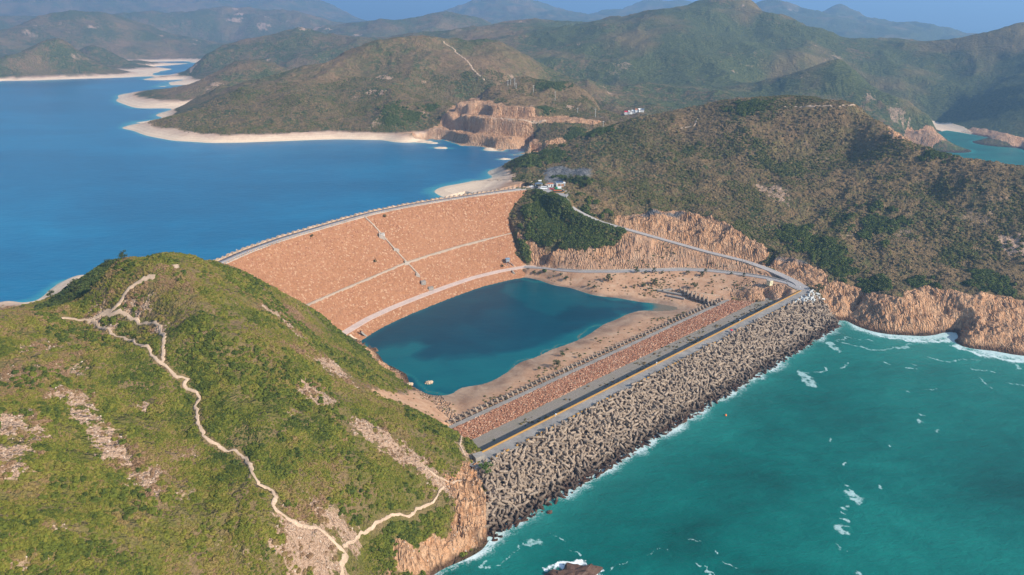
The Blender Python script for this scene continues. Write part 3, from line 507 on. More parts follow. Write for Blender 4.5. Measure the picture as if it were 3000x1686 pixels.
# ================================================================ water
def water_mat(name, deep_ramp, mask_attr, foam=False, rough=.22, wave=.35, spec=.35, patch=.004):
    t = NT(name); a = t.attr
    v = t.vscale(t.pos(), (1, 1.6, 1)); n1 = t.noise(patch, 5, .6, v, .6); n2 = t.noise(.03, 4, .6, v, .5)
    f = t.ma('ADD', t.ma('MULTIPLY', n1, .7), t.ma('MULTIPLY', n2, .3))
    c = t.ramp(f, deep_ramp[0])
    sh = t.ma('ADD', a(mask_attr), t.ma('MULTIPLY', t.ma('SUBTRACT', n2, .5), .5))
    for lo, hi, col in deep_ramp[1]: c = t.mix(t.mr(sh, lo, hi), c, col)
    r = rough
    if foam:
        w1 = t.noise(.22, 6, .8, None, 1.2); w2 = t.noise(.05, 3, .6, None, 1.0)
        web = t.ma('SUBTRACT', 1, t.ma('MULTIPLY', t.ma('ABSOLUTE', t.ma('SUBTRACT', w1, .5)), 7), clamp=True)
        fm = t.ma('ADD', a('foam'), t.ma('MULTIPLY', t.ma('SUBTRACT', w2, .5), .9)); fm = t.ma('ADD', fm, t.ma('MULTIPLY', t.ma('SUBTRACT', web, .5), .6))
        fm = t.ma('ADD', fm, t.ma('MULTIPLY', t.ma('SUBTRACT', t.noise(.9, 4, .8), .5), .9)); fm = t.ma('MULTIPLY', t.mr(fm, .36, .8), t.mr(a('foam'), .05, .18))
        c = t.mix(t.ma('MULTIPLY', fm, .9), c, (.92, .94, .93)); r = t.ma('ADD', rough, t.ma('MULTIPLY', fm, .6))
        w3 = t.noise(.45, 5, .8, None, 1.2); p = t.ma('MULTIPLY', t.mr(t.ma('ADD', a('patch'), t.ma('MULTIPLY', t.ma('SUBTRACT', w3, .5), 2.2)), .35, .85), t.mr(a('patch'), .08, .5, 0, .8)); c = t.mix(p, c, (.42, .58, .55))
        tr = t.mr(a('turb'), 0, 1, 0, .5); c = t.mix(tr, c, (.05, .30, .25))
    h = t.ma('ADD', t.ma('MULTIPLY', t.noise(.12, 4, .6, v, .4), 1.4), t.ma('MULTIPLY', t.noise(.7, 3, .6, t.vscale(t.pos(), (1, 2, 1))), .35))
    return t.fin(c, r, t.bump(h, wave, 1.0), spec)
def polar(az0, az1, na, vr, z):
    u = np.linspace(R_(az0), R_(az1), na); R = np.exp(vr)[:, None]; X = R * np.sin(u)[None]; Y = R * np.cos(u)[None]
    return X, Y, np.stack([X, Y, np.full(X.shape, z)], -1)
vr = np.r_[np.linspace(math.log(175), math.log(900), 760)[:-1], np.linspace(math.log(900), math.log(2300), 160)[:-1], np.linspace(math.log(2300), math.log(60000), 120)]
X, Y, V = polar(-52, 56, 1150, vr, 0.0)
edge_dolos = [ST(s, -37 + 1.2 * math.sin(s * .21) + .8 * math.sin(s * .53)) for s in range(-36, 342, 4)]
edge_right = [U(x, y, 0)[:2] for x, y in [(2443, 939), (2475, 937), (2505, 954), (2563, 973), (2660, 983), (2738, 981), (2785, 980), (2807, 1005), (2854, 1022), (2912, 1028), (2951, 1037), (3000, 1043), (3200, 1060)]]
edge_left = [U(x, y, 0)[:2] for x, y in [(1431, 1586), (1419, 1605), (1388, 1627), (1349, 1646), (1295, 1669), (1262, 1692)]]
FOAM = np.zeros(X.shape); PATCH = np.zeros(X.shape); TURB = np.zeros(X.shape)
mn = (np.hypot(X, Y) < 900); x = X[mn]; y = Y[mn]
wv = 0.5 + 0.9 * fbm(x, y, 30, 3, 200)
d1 = seg_dist(x, y, edge_dolos); d2 = seg_dist(x, y, edge_right); d3 = seg_dist(x, y, edge_left)
far_r = sstep(150, 330, x)
FOAM[mn] = np.maximum.reduce([np.exp(-(d1 / 4.6) ** 1.4) * np.clip(wv + .45, .3, 1.1), np.exp(-(d2 / (3.5 + 6.5 * far_r)) ** 1.4) * np.clip(wv + .2, .1, 1.05), np.exp(-(d3 / 3.0) ** 1.5) * np.clip(wv, .1, 1)])
TURB[mn] = np.maximum(np.exp(-d1 / 12), np.exp(-d2 / 45))
def fstreak(L, wpx, val=1.0, arr=None):
    arr = PATCH if arr is None else arr
    P = [U(a, b, 0)[:2] for a, b in L]; wd = wpx * math.hypot(*P[0]) * 1.08 / FPX
    pp = np.array(P); m = (X > pp[:, 0].min() - 30) & (X < pp[:, 0].max() + 30) & (Y > pp[:, 1].min() - 30) & (Y < pp[:, 1].max() + 30)
    aw = 1.0 * wd + 2.2; xx = X[m] + aw * fbm(X[m], Y[m], 12, 4, 210, .6); yy = Y[m] + aw * fbm(X[m], Y[m], 12, 4, 214, .6)
    d = seg_dist(xx, yy, P) if len(P) > 1 else np.hypot(xx - P[0][0], (yy - P[0][1]) * .6)
    q = val * np.exp(-(d / (wd * 1.25)) ** 2); arr[m] = np.maximum(arr[m], q * np.clip(1 + .6 * fbm(X[m], Y[m], 7, 3, 218), .3, 1.2))
for L, wd in [([(1545, 1596), (1580, 1596)], 8), ([(1528, 1600), (1490, 1625), (1470, 1650), (1425, 1671)], 2.2), ([(1425, 1640), (1418, 1668), (1405, 1662)], 6), ([(1660, 1605), (1690, 1612), (1708, 1626)], 2.6), ([(1769, 1669), (1800, 1662)], 3), ([(1800, 1662), (1854, 1640)], 1.3), ([(1900, 1625), (1951, 1613)], 2),
              ([(2345, 1088), (2358, 1105), (2380, 1132)], 9), ([(2345, 1090), (2396, 1088), (2423, 1078)], 2), ([(2497, 1456)], 11), ([(2459, 1548)], 11), ([(2468, 1612)], 6), ([(2480, 1619), (2488, 1624)], 1.5), ([(2489, 1491)], 6), ([(2471, 1522)], 6), ([(2476, 1506)], 3), ([(2446, 1293)], 5), ([(2473, 1357)], 5), ([(2702, 1240)], 7), ([(2697, 1217)], 4), ([(2737, 1262)], 4), ([(2518, 1679)], 8), ([(2483, 1421)], 4.5), ([(2578, 1426)], 5),
              ([(2500, 1436), (2503, 1446)], 2), ([(2027, 1580), (2062, 1588)], 2.5), ([(2089, 1617), (2104, 1629)], 2.5), ([(2124, 1648), (2163, 1663)], 2), ([(2041, 1652), (2093, 1686)], 1.5), ([(2431, 1004), (2454, 1024), (2462, 1034)], 5), ([(2466, 1004), (2543, 1022), (2621, 1026), (2668, 1008)], 3), ([(2462, 1080), (2485, 1065)], 3), ([(2435, 975), (2470, 977)], 2), ([(2450, 1000), (2480, 990), (2560, 1000)], 2),
              ([(2720, 1050), (2780, 1060), (2860, 1052)], 2), ([(2840, 1080), (2920, 1094)], 2.2), ([(2590, 1065), (2600, 1068)], 3), ([(2676, 1070), (2684, 1074)], 3), ([(2940, 1050), (2990, 1085)], 3), ([(2880, 1110), (2900, 1135)], 2), ([(2650, 1078), (2690, 1082)], 1.5), ([(2950, 1120), (2998, 1130)], 2), ([(2665, 1149)], 3), ([(2716, 1140), (2750, 1141)], 2), ([(1610, 1560), (1645, 1590)], 1.0), ([(2264, 1177)], 3), ([(2602, 1304)], 3), ([(2070, 1427)], 2)]: fstreak(L, wd)
for L, wd in [([(1625, 1690), (1640, 1668), (1680, 1655), (1720, 1655), (1740, 1685)], 9), ([(1600, 1675), (1650, 1650), (1700, 1645), (1750, 1670)], 5), ([(2800, 1012), (2860, 1040), (2950, 1055), (3020, 1065)], 7), ([(2520, 965), (2600, 990), (2700, 1000), (2790, 995)], 3.5), ([(1300, 1672), (1310, 1660)], 6)]: fstreak(L, wd, 1.1, FOAM)
DEP = np.where(np.hypot(X, Y) < 2500, np.clip(1 + Hs(X, Y) / 6.0, 0, 1), 0)
sea = link_mesh('sea', V, grid_faces(*X.shape)[:, ::-1], water_mat('sea_water', ([(.36, (.0, .066, .054)), (.5, (.0, .108, .088)), (.64, (.004, .152, .122))], [(.6, 1.0, (.01, .19, .16))]), 'depth', True, .35, .6, .16, .0075), attrs=dict(foam=FOAM, patch=PATCH, turb=TURB, depth=DEP))
tag(sea, kind='structure', label='green turquoise sea with streaks of foam')
# reservoir
down = list(map(tuple, CREST)) + [(75, 716), (90, 300), (-200, 300), (-228, 430)]
mk = (AZ < 3.0) & (RRb > 440) & (RRb < 5000) & (HH < 46.4) & ~in_poly(XX, YY, down)
for _ in range(2):
    q = mk.copy(); q[1:] |= mk[:-1]; q[:-1] |= mk[1:]; q[:, 1:] |= mk[:, :-1]; q[:, :-1] |= mk[:, 1:]; mk = q
mk &= ~in_poly(XX, YY, [tuple(p) for p in offset(CREST, 3)] + down[NS:])
cell = mk[:-1, :-1] & mk[1:, :-1] & mk[:-1, 1:] & mk[1:, 1:]
F = grid_faces(len(VR), len(UA), cell); used, inv = np.unique(F, return_inverse=True)
VV = np.stack([XX, YY, np.full(XX.shape, RES)], -1).reshape(-1, 3)[used]
dep = np.clip(1 - (RES - HH.reshape(-1)[used]) / 9.0, 0, 1)
resv = link_mesh('reservoir_water', VV, inv.reshape(-1, 4)[:, ::-1], water_mat('reservoir_blue', ([(.3, (.0, .080, .165)), (.5, (.0, .115, .225)), (.7, (.0, .170, .305))], [(.62, 1.0, (.03, .24, .28)), (.95, 1.2, (.30, .34, .26))]), 'depth', False, .28, .30, .14, .0035), attrs=dict(depth=dep))
tag(resv, kind='structure', label='deep blue reservoir behind the dam')
# pool between the dams
gx, gy = np.meshgrid(np.arange(-135, 150, 1.5), np.arange(395, 660, 1.5), indexing='ij')
pool = [U(x, y, .3)[:2] for x, y in [(1035, 1008), (1124, 1073), (1180, 1110), (1200, 1150), (1300, 1185), (1360, 1160), (1440, 1134), (1510, 1098), (1580, 1060), (1640, 1035), (1745, 990), (1845, 935), (1900, 915), (1960, 912), (2010, 915), (2005, 890), (1900, 872), (1796, 858), (1660, 825), (1582, 808), (1520, 790), (1400, 800), (1200, 880), (1050, 960)]]
inp = in_poly(gx, gy, pool); cell = inp[:-1, :-1] & inp[1:, :-1] & inp[:-1, 1:] & inp[1:, 1:]
F = grid_faces(gx.shape[0], gx.shape[1], cell); used, inv = np.unique(F, return_inverse=True)
wxx = gx + 9 * fbm(gx, gy, 40, 3, 230); wyy = gy + 9 * fbm(gx, gy, 40, 3, 234)
near_sh = [U(x, y, .3)[:2] for x, y in [(1054, 1004), (1124, 1063), (1190, 1098), (1252, 1156), (1287, 1160), (1349, 1138), (1427, 1124), (1497, 1086), (1563, 1051), (1621, 1024), (1679, 1004), (1738, 973), (1835, 923), (1900, 905)]]
far_sh = [U(x, y, .3)[:2] for x, y in [(1520, 812), (1582, 822), (1660, 841), (1718, 859), (1796, 871), (1854, 880)]]
dn_ = seg_dist(wxx, wyy, near_sh); df = seg_dist(wxx, wyy, far_sh); dd = seg_dist(gx, gy, TOE_OUT[::6])
wn = 24 - 16 * sstep(-20, 70, gx); teal = [U(x, y, .3)[:2] for x, y in [(1050, 1005), (1110, 1025), (1190, 1000), (1270, 1005), (1265, 1040), (1370, 1045), (1460, 1035), (1560, 1015), (1680, 975), (1860, 900), (1800, 990), (1500, 1110), (1250, 1170)]]
tm = 1 - sstep(-9, 6, sdf(wxx, wyy, teal))
teal2 = [U(x, y, .3)[:2] for x, y in [(1470, 830), (1560, 815), (1700, 855), (1800, 880), (1860, 890), (1800, 910), (1700, 900), (1620, 925), (1520, 885), (1450, 860)]]
tm2 = (1 - sstep(-8, 6, sdf(wxx, wyy, teal2))) * .42
tipw = 1.15 * sstep(100, 124, gx + 4 * fbm(gx, gy, 12, 2, 238))
SHL = np.maximum.reduce([tipw, .62 * tm + .0 * dn_, tm2, np.exp(-dn_ / 3.2) * 1.15, np.exp(-df / 4) * .8, np.exp(-np.maximum(dd - 9, 0) / 4) * .55])
VV = np.stack([gx, gy, np.full(gx.shape, .3)], -1).reshape(-1, 3)[used]
pw = link_mesh('pool_water', VV, inv.reshape(-1, 4), water_mat('pool_teal', ([(.3, (.0, .034, .055)), (.5, (.0, .046, .070)), (.7, (.0, .060, .084))], [(.15, .6, (.0, .085, .105)), (.5, .85, (.004, .125, .130)), (.9, 1.15, (.15, .125, .085))]), 'shallow', False, .3, .08, .1, .02), attrs=dict(shallow=SHL.reshape(-1)[used]))
tag(pw, kind='structure', label='dark blue green pool enclosed between the two dams')

# ================================================================ generic builders
class MB:
    """collects shapes in one mesh"""
    def __init__(s): s.v = []; s.f = []
    def add(s, V, F): b = len(s.v); s.v += [tuple(p) for p in V]; s.f += [tuple(b + i for i in q) for q in F]; return s
    def box(s, c, d, rz=0, taper=1.0, ry=0):
        x, y, z = d[0] / 2, d[1] / 2, d[2] / 2; P = []
        for sz in (-1, 1):
            k = 1 if sz < 0 else taper
            for sx, sy in ((-1, -1), (1, -1), (1, 1), (-1, 1)): P.append(Vector((sx * x * k, sy * y * k, sz * z)))
        m = Matrix.Rotation(rz, 3, 'Z') @ Matrix.Rotation(ry, 3, 'Y')
        return s.add([m @ p + Vector(c) for p in P], [(3, 2, 1, 0), (4, 5, 6, 7), (0, 1, 5, 4), (1, 2, 6, 5), (2, 3, 7, 6), (3, 0, 4, 7)])
    def tube(s, pts, rad, n=8, cap=True):
        P = [Vector(p) for p in pts]; rings = []
        for i, p in enumerate(P):
            d = (P[min(i + 1, len(P) - 1)] - P[max(i - 1, 0)]).normalized(); a = d.orthogonal().normalized(); b = d.cross(a)
            rr = rad[i] if isinstance(rad, (list, tuple)) else rad
            rings += [p + (a * math.cos(2 * math.pi * k / n) + b * math.sin(2 * math.pi * k / n)) * rr for k in range(n)]
        F = [(i * n + k, i * n + (k + 1) % n, (i + 1) * n + (k + 1) % n, (i + 1) * n + k) for i in range(len(P) - 1) for k in range(n)]
        if cap: F += [tuple(range(n - 1, -1, -1)), tuple(range((len(P) - 1) * n, len(P) * n))]
        return s.add(rings, F)
    def prism(s, poly, z0, z1): n_ = len(poly); return s.add([(*p, z0) for p in poly] + [(*p, z1) for p in poly], [tuple(range(n_ - 1, -1, -1)), tuple(range(n_, 2 * n_))] + [(i, (i + 1) % n_, n_ + (i + 1) % n_, n_ + i) for i in range(n_)])
    def build(s, name, mat, parent=None, smooth_=False):
        me_ = bpy.data.meshes.new(name); me_.from_pydata(s.v, [], s.f); me_.update(); me_.materials.append(mat)
        if smooth_: me_.polygons.foreach_set('use_smooth', [True] * len(me_.polygons))
        o = bpy.data.objects.new(name, me_); COL.objects.link(o)
        if parent: o.parent = parent
        return o
def clone(o, loc=None, rot=None, scale=None, parent=None):
    c = o.copy(); COL.objects.link(c)
    if parent: c.parent = parent
    if loc is not None: c.location = loc
    if rot is not None: c.rotation_euler = rot
    if scale is not None: c.scale = (scale,) * 3 if not hasattr(scale, '__len__') else scale
    for ch in [x for x in o.children]: clone(ch, parent=c)
    return c
def ribbon(name, P3, w, mat, parent=None, th=.25, kerb=False):
    P3 = np.asarray(P3, float); T = np.gradient(P3[:, :2], axis=0); T /= np.hypot(T[:, 0], T[:, 1])[:, None]; N = np.c_[-T[:, 1], T[:, 0]]
    w = np.broadcast_to(w, (len(P3),))[:, None] / 2
    L = P3[:, :2] + N * w; Rr = P3[:, :2] - N * w; z = P3[:, 2]
    V = np.stack([np.c_[L, z - th * 5], np.c_[L, z + th], np.c_[Rr, z + th], np.c_[Rr, z - th * 5]], 1)
    n_ = len(P3); F = []
    for i in range(n_ - 1):
        for k in range(3): F.append((i * 4 + k, i * 4 + k + 1, (i + 1) * 4 + k + 1, (i + 1) * 4 + k))
    return link_mesh(name, V.reshape(-1, 3), np.array(F), mat, parent, False)
def sweep(name, prof_tz, s0, s1, mat, parent, ds=2.0, jit=0, seed=0, smooth_=False, s1f=None):
    """profile (t, z) swept along the axis of the outer dam"""
    ss = np.arange(s0, s1 + ds / 2, ds); t = np.array([p[0] for p in prof_tz], float); z = np.array([p[1] for p in prof_tz], float)
    S, T = np.meshgrid(ss, t, indexing='ij'); Zz = np.broadcast_to(z, S.shape).copy()
    X = AX0[0] + AXD[0] * S + AXN[0] * T; Y = AX0[1] + AXD[1] * S + AXN[1] * T
    if jit: Zz += jit * fbm(X, Y, 1.6, 3, 300 + seed)
    return link_mesh(name, np.stack([X, Y, Zz], -1), grid_faces(*S.shape)[:, ::-1], mat, parent, smooth_)

# ================================================================ materials for the works
def mat_rubble(name, cols, scale, bumpd):
    t = NT(name); c = t.ramp(t.ma('FRACT', t.ma('MULTIPLY', t.vor(scale, out='Color'), 3.7)), cols)
    big = t.noise(.02, 5, .65); c = t.mix(t.mr(big, .35, .7), c, t.mix(.5, c, (.38, .19, .10))); c = t.mix(t.mr(t.noise(.5, 4, .75), .3, .5, .35, 0), c, (.24, .12, .07))
    h = t.ma('SUBTRACT', 1, t.vor(scale)); return t.fin(c, .95, t.bump(t.ma('ADD', h, t.noise(scale * 2.5, 3, .7)), bumpd, 1), .1)
m_face = mat_rubble('rockfill', [(0, (.26, .115, .054)), (.5, (.335, .152, .073)), (.88, (.365, .172, .088)), (.97, (.50, .31, .19))], .9, .35)
m_red = mat_rubble('red_rubble', [(0, (.30, .12, .065)), (.5, (.46, .20, .115)), (1, (.56, .29, .18))], .8, .9)
def mat_conc(name, col, streak=.25):
    t = NT(name); a = t.noise(.15, 5, .65); b = t.noise(1.2, 4, .7); c = t.mix(t.mr(a, .3, .7), tuple(v * (1 - streak) for v in col), tuple(v * (1 + streak * .6) for v in col))
    c = t.mix(t.mr(b, .35, .6, .35, 0), c, tuple(v * .55 for v in col)); return t.fin(c, .9, t.bump(b, .05), .2)
m_conc = mat_conc('concrete', (.33, .29, .245)); m_deck = mat_conc('deck_concrete', (.29, .265, .235), .35); m_light = mat_conc('pale_concrete', (.46, .39, .32)); m_toe = mat_conc('pale_track', (.66, .50, .41), .15)
m_road = mat_conc('road_grey', (.36, .325, .30), .12); m_rampart = mat_conc('kerb_stone', (.52, .36, .24), .3); m_orange = plain('orange_paint', (.40, .215, .05), .7, .2, 1.5); m_white = plain('white_paint', (.78, .78, .75), .5, .05)
m_path = mat_conc('trodden_earth', (.52, .37, .25), .3); m_grav = mat_conc('drain_concrete', (.42, .33, .25), .2)
t = NT('dolos_concrete'); ob = t.n('ShaderNodeObjectInfo').outputs['Random']; ins = t.attr('tint', 'INSTANCER')
sp = t.n('ShaderNodeSeparateXYZ'); t.ln(t.pos(), sp.inputs[0])
c = t.mix(t.ma('FRACT', t.ma('ADD', ob, ins)), (.27, .200, .140), (.39, .295, .210)); c = t.mix(t.mr(t.noise(.8, 4, .7), .35, .6, .4, 0), c, (.13, .10, .08))
tide = t.ma('ADD', sp.outputs[2], t.ma('MULTIPLY', t.ma('SUBTRACT', t.noise(.15, 3, .6), .5), 5)); c = t.mix(t.mr(tide, 1.2, 5.5, .93, 0), c, (.032, .018, .013)); c = t.mix(t.mr(tide, -.5, 1.4, .4, 0), c, (.16, .06, .03))
m_dolos = t.fin(c, .92, t.bump(t.noise(3, 3, .6), .05), .15)

# ================================================================ main dam
dam = empty('rockfill_dam', (float(CREST[120][0]), float(CREST[120][1]), 0), 0, 'large curved dam faced with orange rock between the blue reservoir and the dark pool', 'dam')
def rel(P, o): P = np.array(P, float).reshape(-1, 3); P -= np.array(o.location); return P
def link_rel(name, V, F, mat, parent, **k): return link_mesh(name, rel(V, parent), F, mat, parent, **k)
NF = 110; fr = np.linspace(0, 1, NF)
A3 = CREST_D[:, None, :] * (1 - fr)[None, :, None] + TOE_IN[:, None, :] * fr[None, :, None]; ZF = 64 - 58 * fr + 0 * fr; ZF = ZF - 2.0 * np.exp(-((fr - .5) / .5) ** 2) * 0
Zd = np.broadcast_to(ZF, A3.shape[:2]) + .55 * fbm(A3[..., 0], A3[..., 1], 3.2, 3, 320, .7) + .9 * fbm(A3[..., 0], A3[..., 1], 30, 2, 326)
Zd[:, 0] = 63.9; Zd[:, -1] = 5.9
DV = np.concatenate([A3, Zd[..., None]], -1); link_rel('rock_face', DV, grid_faces(NS, NF), m_face, dam)
dfaces = grid_faces(NS, NF); DBV = BVHTree.FromPolygons([tuple(p) for p in DV.reshape(-1, 3)], [tuple(q) for q in dfaces.tolist()])
def damhit(px, py):
    r, f, d = ray(px, py); h = DBV.ray_cast(Vector((0, 0, CAMZ)), Vector((r, f, -d)).normalized()); return h[0]
def zip_strip(A, za, B, zb): return np.stack([np.c_[A, np.full(len(A), za)], np.c_[B, np.full(len(B), zb)]], 1)
def strips(lines): V = np.stack([np.c_[a, np.full(len(a), z)] for a, z in lines], 1); return V, grid_faces(V.shape[0], V.shape[1])
V, F = strips([(offset(CREST, -26), 40), (offset(CREST, -7), 55), (offset(CREST, -1.2), 63.0)]); V[:, 1, 2] += .6 * fbm(V[:, 1, 0], V[:, 1, 1], 3, 2, 330); link_rel('upstream_face', V, F, m_rampart, dam)
V, F = strips([(offset(CREST, 1.4), 63.5), (offset(CREST, 1.4), 64.1), (offset(CREST, 9.3), 64.1), (offset(CREST, 9.3), 63.4)]); link_rel('crest_road', V, F, m_road, dam)
wl_ = offset(CREST, -1.2); wr_ = offset(CREST, 1.4); hz = 64.7 + .55 * np.sign(np.sin(np.arange(NS) * 1.9)) + RNG.random(NS) * .35
V = np.stack([np.c_[wl_, np.full(NS, 62.5)], np.c_[wl_, hz], np.c_[wr_, hz], np.c_[wr_, np.full(NS, 63.6)]], 1); link_rel('parapet', V, grid_faces(NS, 4), m_rampart, dam, smooth_=False)
V, F = strips([(offset(CREST, 9.3), 63.2), (offset(CREST, 9.3), 64.4), (offset(CREST, 10.6), 64.4), (offset(CREST, 10.6), 63.0)]); link_rel('verge', V, F, m_light, dam, smooth_=False)
V, F = strips([(TOE_IN, 5.0), (TOE_IN, 6.25), (TOE_OUT, 6.25), (TOE_OUT, 5.0)]); link_rel('toe_track', V, F, m_toe, dam, smooth_=False)
lf = np.linspace(0, 1, 14); A4 = TOE_OUT[:, None, :] * (1 - lf)[None, :, None] + offset(TOE, 18)[:, None, :] * lf[None, :, None]; Zl = 6.1 - 10.5 * lf[None] + .6 * fbm(A4[..., 0], A4[..., 1], 2.6, 3, 334, .7) * np.minimum(1, lf * 8)
link_rel('lower_face', np.concatenate([A4, Zl[..., None]], -1), grid_faces(NS, 14), m_face, dam)
def onface(L, w, name, mat, th=.5, n=60):
    H = [damhit(*p) for p in L]; H = [h for h in H if h is not None]
    if len(H) < 2: return None
    P = np.array(H); d = np.r_[0, np.cumsum(np.linalg.norm(np.diff(P, axis=0), axis=1))]; t = np.linspace(0, d[-1], n)
    Q = np.c_[np.interp(t, d, P[:, 0]), np.interp(t, d, P[:, 1]), np.interp(t, d, P[:, 2]) + .25]
    return ribbon(name, rel(Q, dam), w, mat, dam, th)
onface([(880, 903), (1000, 851), (1093, 812), (1186, 772), (1260, 748), (1350, 721), (1430, 701), (1500, 684), (1516, 675), (1518, 665)], 1.3, 'berm_walkway', m_grav)
onface([(1070, 638), (1095, 662), (1120, 690), (1155, 730), (1190, 768), (1228, 808), (1266, 853)], 1.4, 'stairway', m_grav, .6)
onface([(1110, 686), (1128, 694)], 6, 'stair_landing', m_light, .8, 4); onface([(1152, 730), (1168, 733)], 3, 'stair_landing', m_light, .7, 4); onface([(1183, 768), (1196, 771)], 4, 'stair_landing', m_light, .7, 4); onface([(1218, 804), (1230, 809)], 3, 'stair_landing', m_light, .7, 4)
for L in ([(1240, 832), (1262, 848)],):
    P = [damhit(*p) for p in L]; o = MB().box(P[0] + Vector((0, 0, 1.0)), (4.2, 3.4, 3.2), .4).box(P[1] + Vector((0, 0, .9)), (4.6, 3.2, 2.4), .4).build('valve_chamber', m_conc); o.data.transform(Matrix.Translation(-dam.location)); o.parent = dam

# ================================================================ outer dam
cof = empty('breakwater_dam', (float(ST(160, 0)[0]), float(ST(160, 0)[1]), 0), 0, 'long straight breakwater dam with a grey deck between the pool and the green sea', 'breakwater')
def cs(name, P, s0, s1, mat, **k):
    o = sweep(name, P, s0, s1, mat, cof, **k); o.data.transform(Matrix.Translation(-cof.location)); return o
cs('deck', [(-8.4, 13), (-8.4, 15.9), (-.6, 16), (-.6, 15)], -14, 352, m_deck, ds=4)
cs('inner_wall', [(-.38, 15.4), (-.38, 16.7), (0.05, 16.7), (.05, 9.0)], -8, 350, m_deck, ds=4)
cs('orange_kerb', [(-.42, 16.05), (-.42, 16.9), (.02, 16.9), (.02, 16.4)], -7, 345, m_orange, ds=3)
st = [(0.1, 10.2)]; tt_, zz_ = .1, 9.9
while tt_ < 24: st += [(tt_ + .95, zz_), (tt_ + 1.0, zz_ - .02), (tt_ + 1.15, zz_ - .34)]; tt_ += 1.15; zz_ -= .138
t = NT('block_paving'); u_ = t.n('ShaderNodeVectorRotate', rotation_type='Z_AXIS'); t.ln(t.pos(), u_.inputs['Vector']); u_.inputs['Angle'].default_value = -math.atan2(AXD[1], AXD[0])
br = t.n('ShaderNodeTexBrick'); t.ln(u_.outputs[0], br.inputs['Vector']); br.inputs['Scale'].default_value = .8; br.inputs['Mortar Size'].default_value = .05; br.inputs['Color1'].default_value = (.27, .23, .19, 1); br.inputs['Color2'].default_value = (.33, .285, .235, 1); br.inputs['Mortar'].default_value = (.13, .11, .09, 1)
c = t.mix(t.mr(t.noise(.12, 5, .7), .45, .65, 0, .6), br.outputs[0], (.19, .17, .12)); m_blocks = t.fin(c, .9, None, .2)
cs('block_slope', st, -2, 345, m_blocks, ds=4)
cs('rubble_slope', [(23.5 + 1.0 * i, 7.15 - .145 * i) for i in range(21)], 0, 322, m_red, ds=1.0, jit=.9, seed=5)
cs('stepped_kerb', [(t_ + 1.5, z_) for t_, z_ in [(42.0, 3.2), (42.0, 4.7), (43.2, 4.7), (43.25, 3.95), (43.5, 3.95), (43.55, 4.3), (44.7, 4.3), (44.75, 3.5), (45.0, 3.5), (45.05, 3.9), (46.3, 3.9), (46.3, 1.5)]], 6, 312, m_conc, ds=4)
cs('seaward_core', [(-8.2, 14.9), (-14, 11.5), (-22, 7.2), (-30, 2.6), (-36, -.8), (-44, -5)], -38, 345, plain('core_rock', (.10, .075, .06), .95, .3, .5), ds=2, jit=.6, seed=9)
eb = None
for s in np.arange(-2, 340, 3.6):
    if RNG.random() < .75:
        p = ST(s, -7.9 + RNG.random() * .3)
        if eb is None: eb = MB().box((0, 0, 0), (2.2, .7, .75), math.atan2(AXD[1], AXD[0]), .9).build('edge_block', m_orange, cof); q = eb
        else: q = clone(eb)
        q.parent = cof; q.location = (p[0] - cof.location.x, p[1] - cof.location.y, 16.27)

# ================================================================ roads and trodden paths
tag(ribbon('road', RUP + [0, 0, .1], 7.2, m_road, None, .2), kind='structure', label='pale grey road curving down from the dam crest')
tag(ribbon('road', RLO + [0, 0, .12], 5.2, m_road, None, .2), kind='structure', label='pale service road beside the pool')
yp = [U(x, y, 64)[:2] for x, y in [(1500, 553), (1545, 547), (1590, 548), (1615, 551), (1650, 556), (1668, 563), (1664, 574), (1652, 583), (1634, 575), (1610, 566), (1570, 557), (1540, 553), (1510, 557)]]
tag(MB().prism(yp[::-1], 63.4, 64.3).build('pavement', m_road), kind='structure', label='turning area at the end of the dam crest')
jp = [U(x, y, 16.2)[:2] for x, y in [(2300, 818), (2349, 832), (2371, 843), (2374, 850), (2366, 853), (2344, 851), (2335, 850), (2310, 838)]]
tag(MB().prism(jp[::-1], 15.4, 16.42).build('pavement', m_road), kind='structure', label='road junction at the head of the breakwater')
def wall_line(name, P, mat, w, h, label, cat):
    P = np.asarray(P, float); T = np.gradient(P[:, :2], axis=0); T /= np.hypot(T[:, 0], T[:, 1])[:, None]; N = np.c_[-T[:, 1], T[:, 0]] * w / 2; z = P[:, 2]
    V = np.stack([np.c_[P[:, :2] + N, z - 1], np.c_[P[:, :2] + N, z + h], np.c_[P[:, :2] - N, z + h], np.c_[P[:, :2] - N, z - 1]], 1)
    o = link_mesh(name, V, grid_faces(len(P), 4), mat, None, False); return tag(o, label, cat)
def shifted(P, d): T = np.gradient(P[:, :2], axis=0); T /= np.hypot(T[:, 0], T[:, 1])[:, None]; return np.c_[P[:, :2] + np.c_[-T[:, 1], T[:, 0]] * d, P[:, 2]]
wall_line('low_wall', shifted(RLO, 3.0)[14:-6], m_light, .7, 1.1, 'low pale wall along the uphill side of the service road beside the pool', 'wall')
wall_line('low_wall', shifted(RUP, -3.9)[18:86], m_conc, .5, .8, 'low grey edge wall on the pool side of the upper road', 'wall')
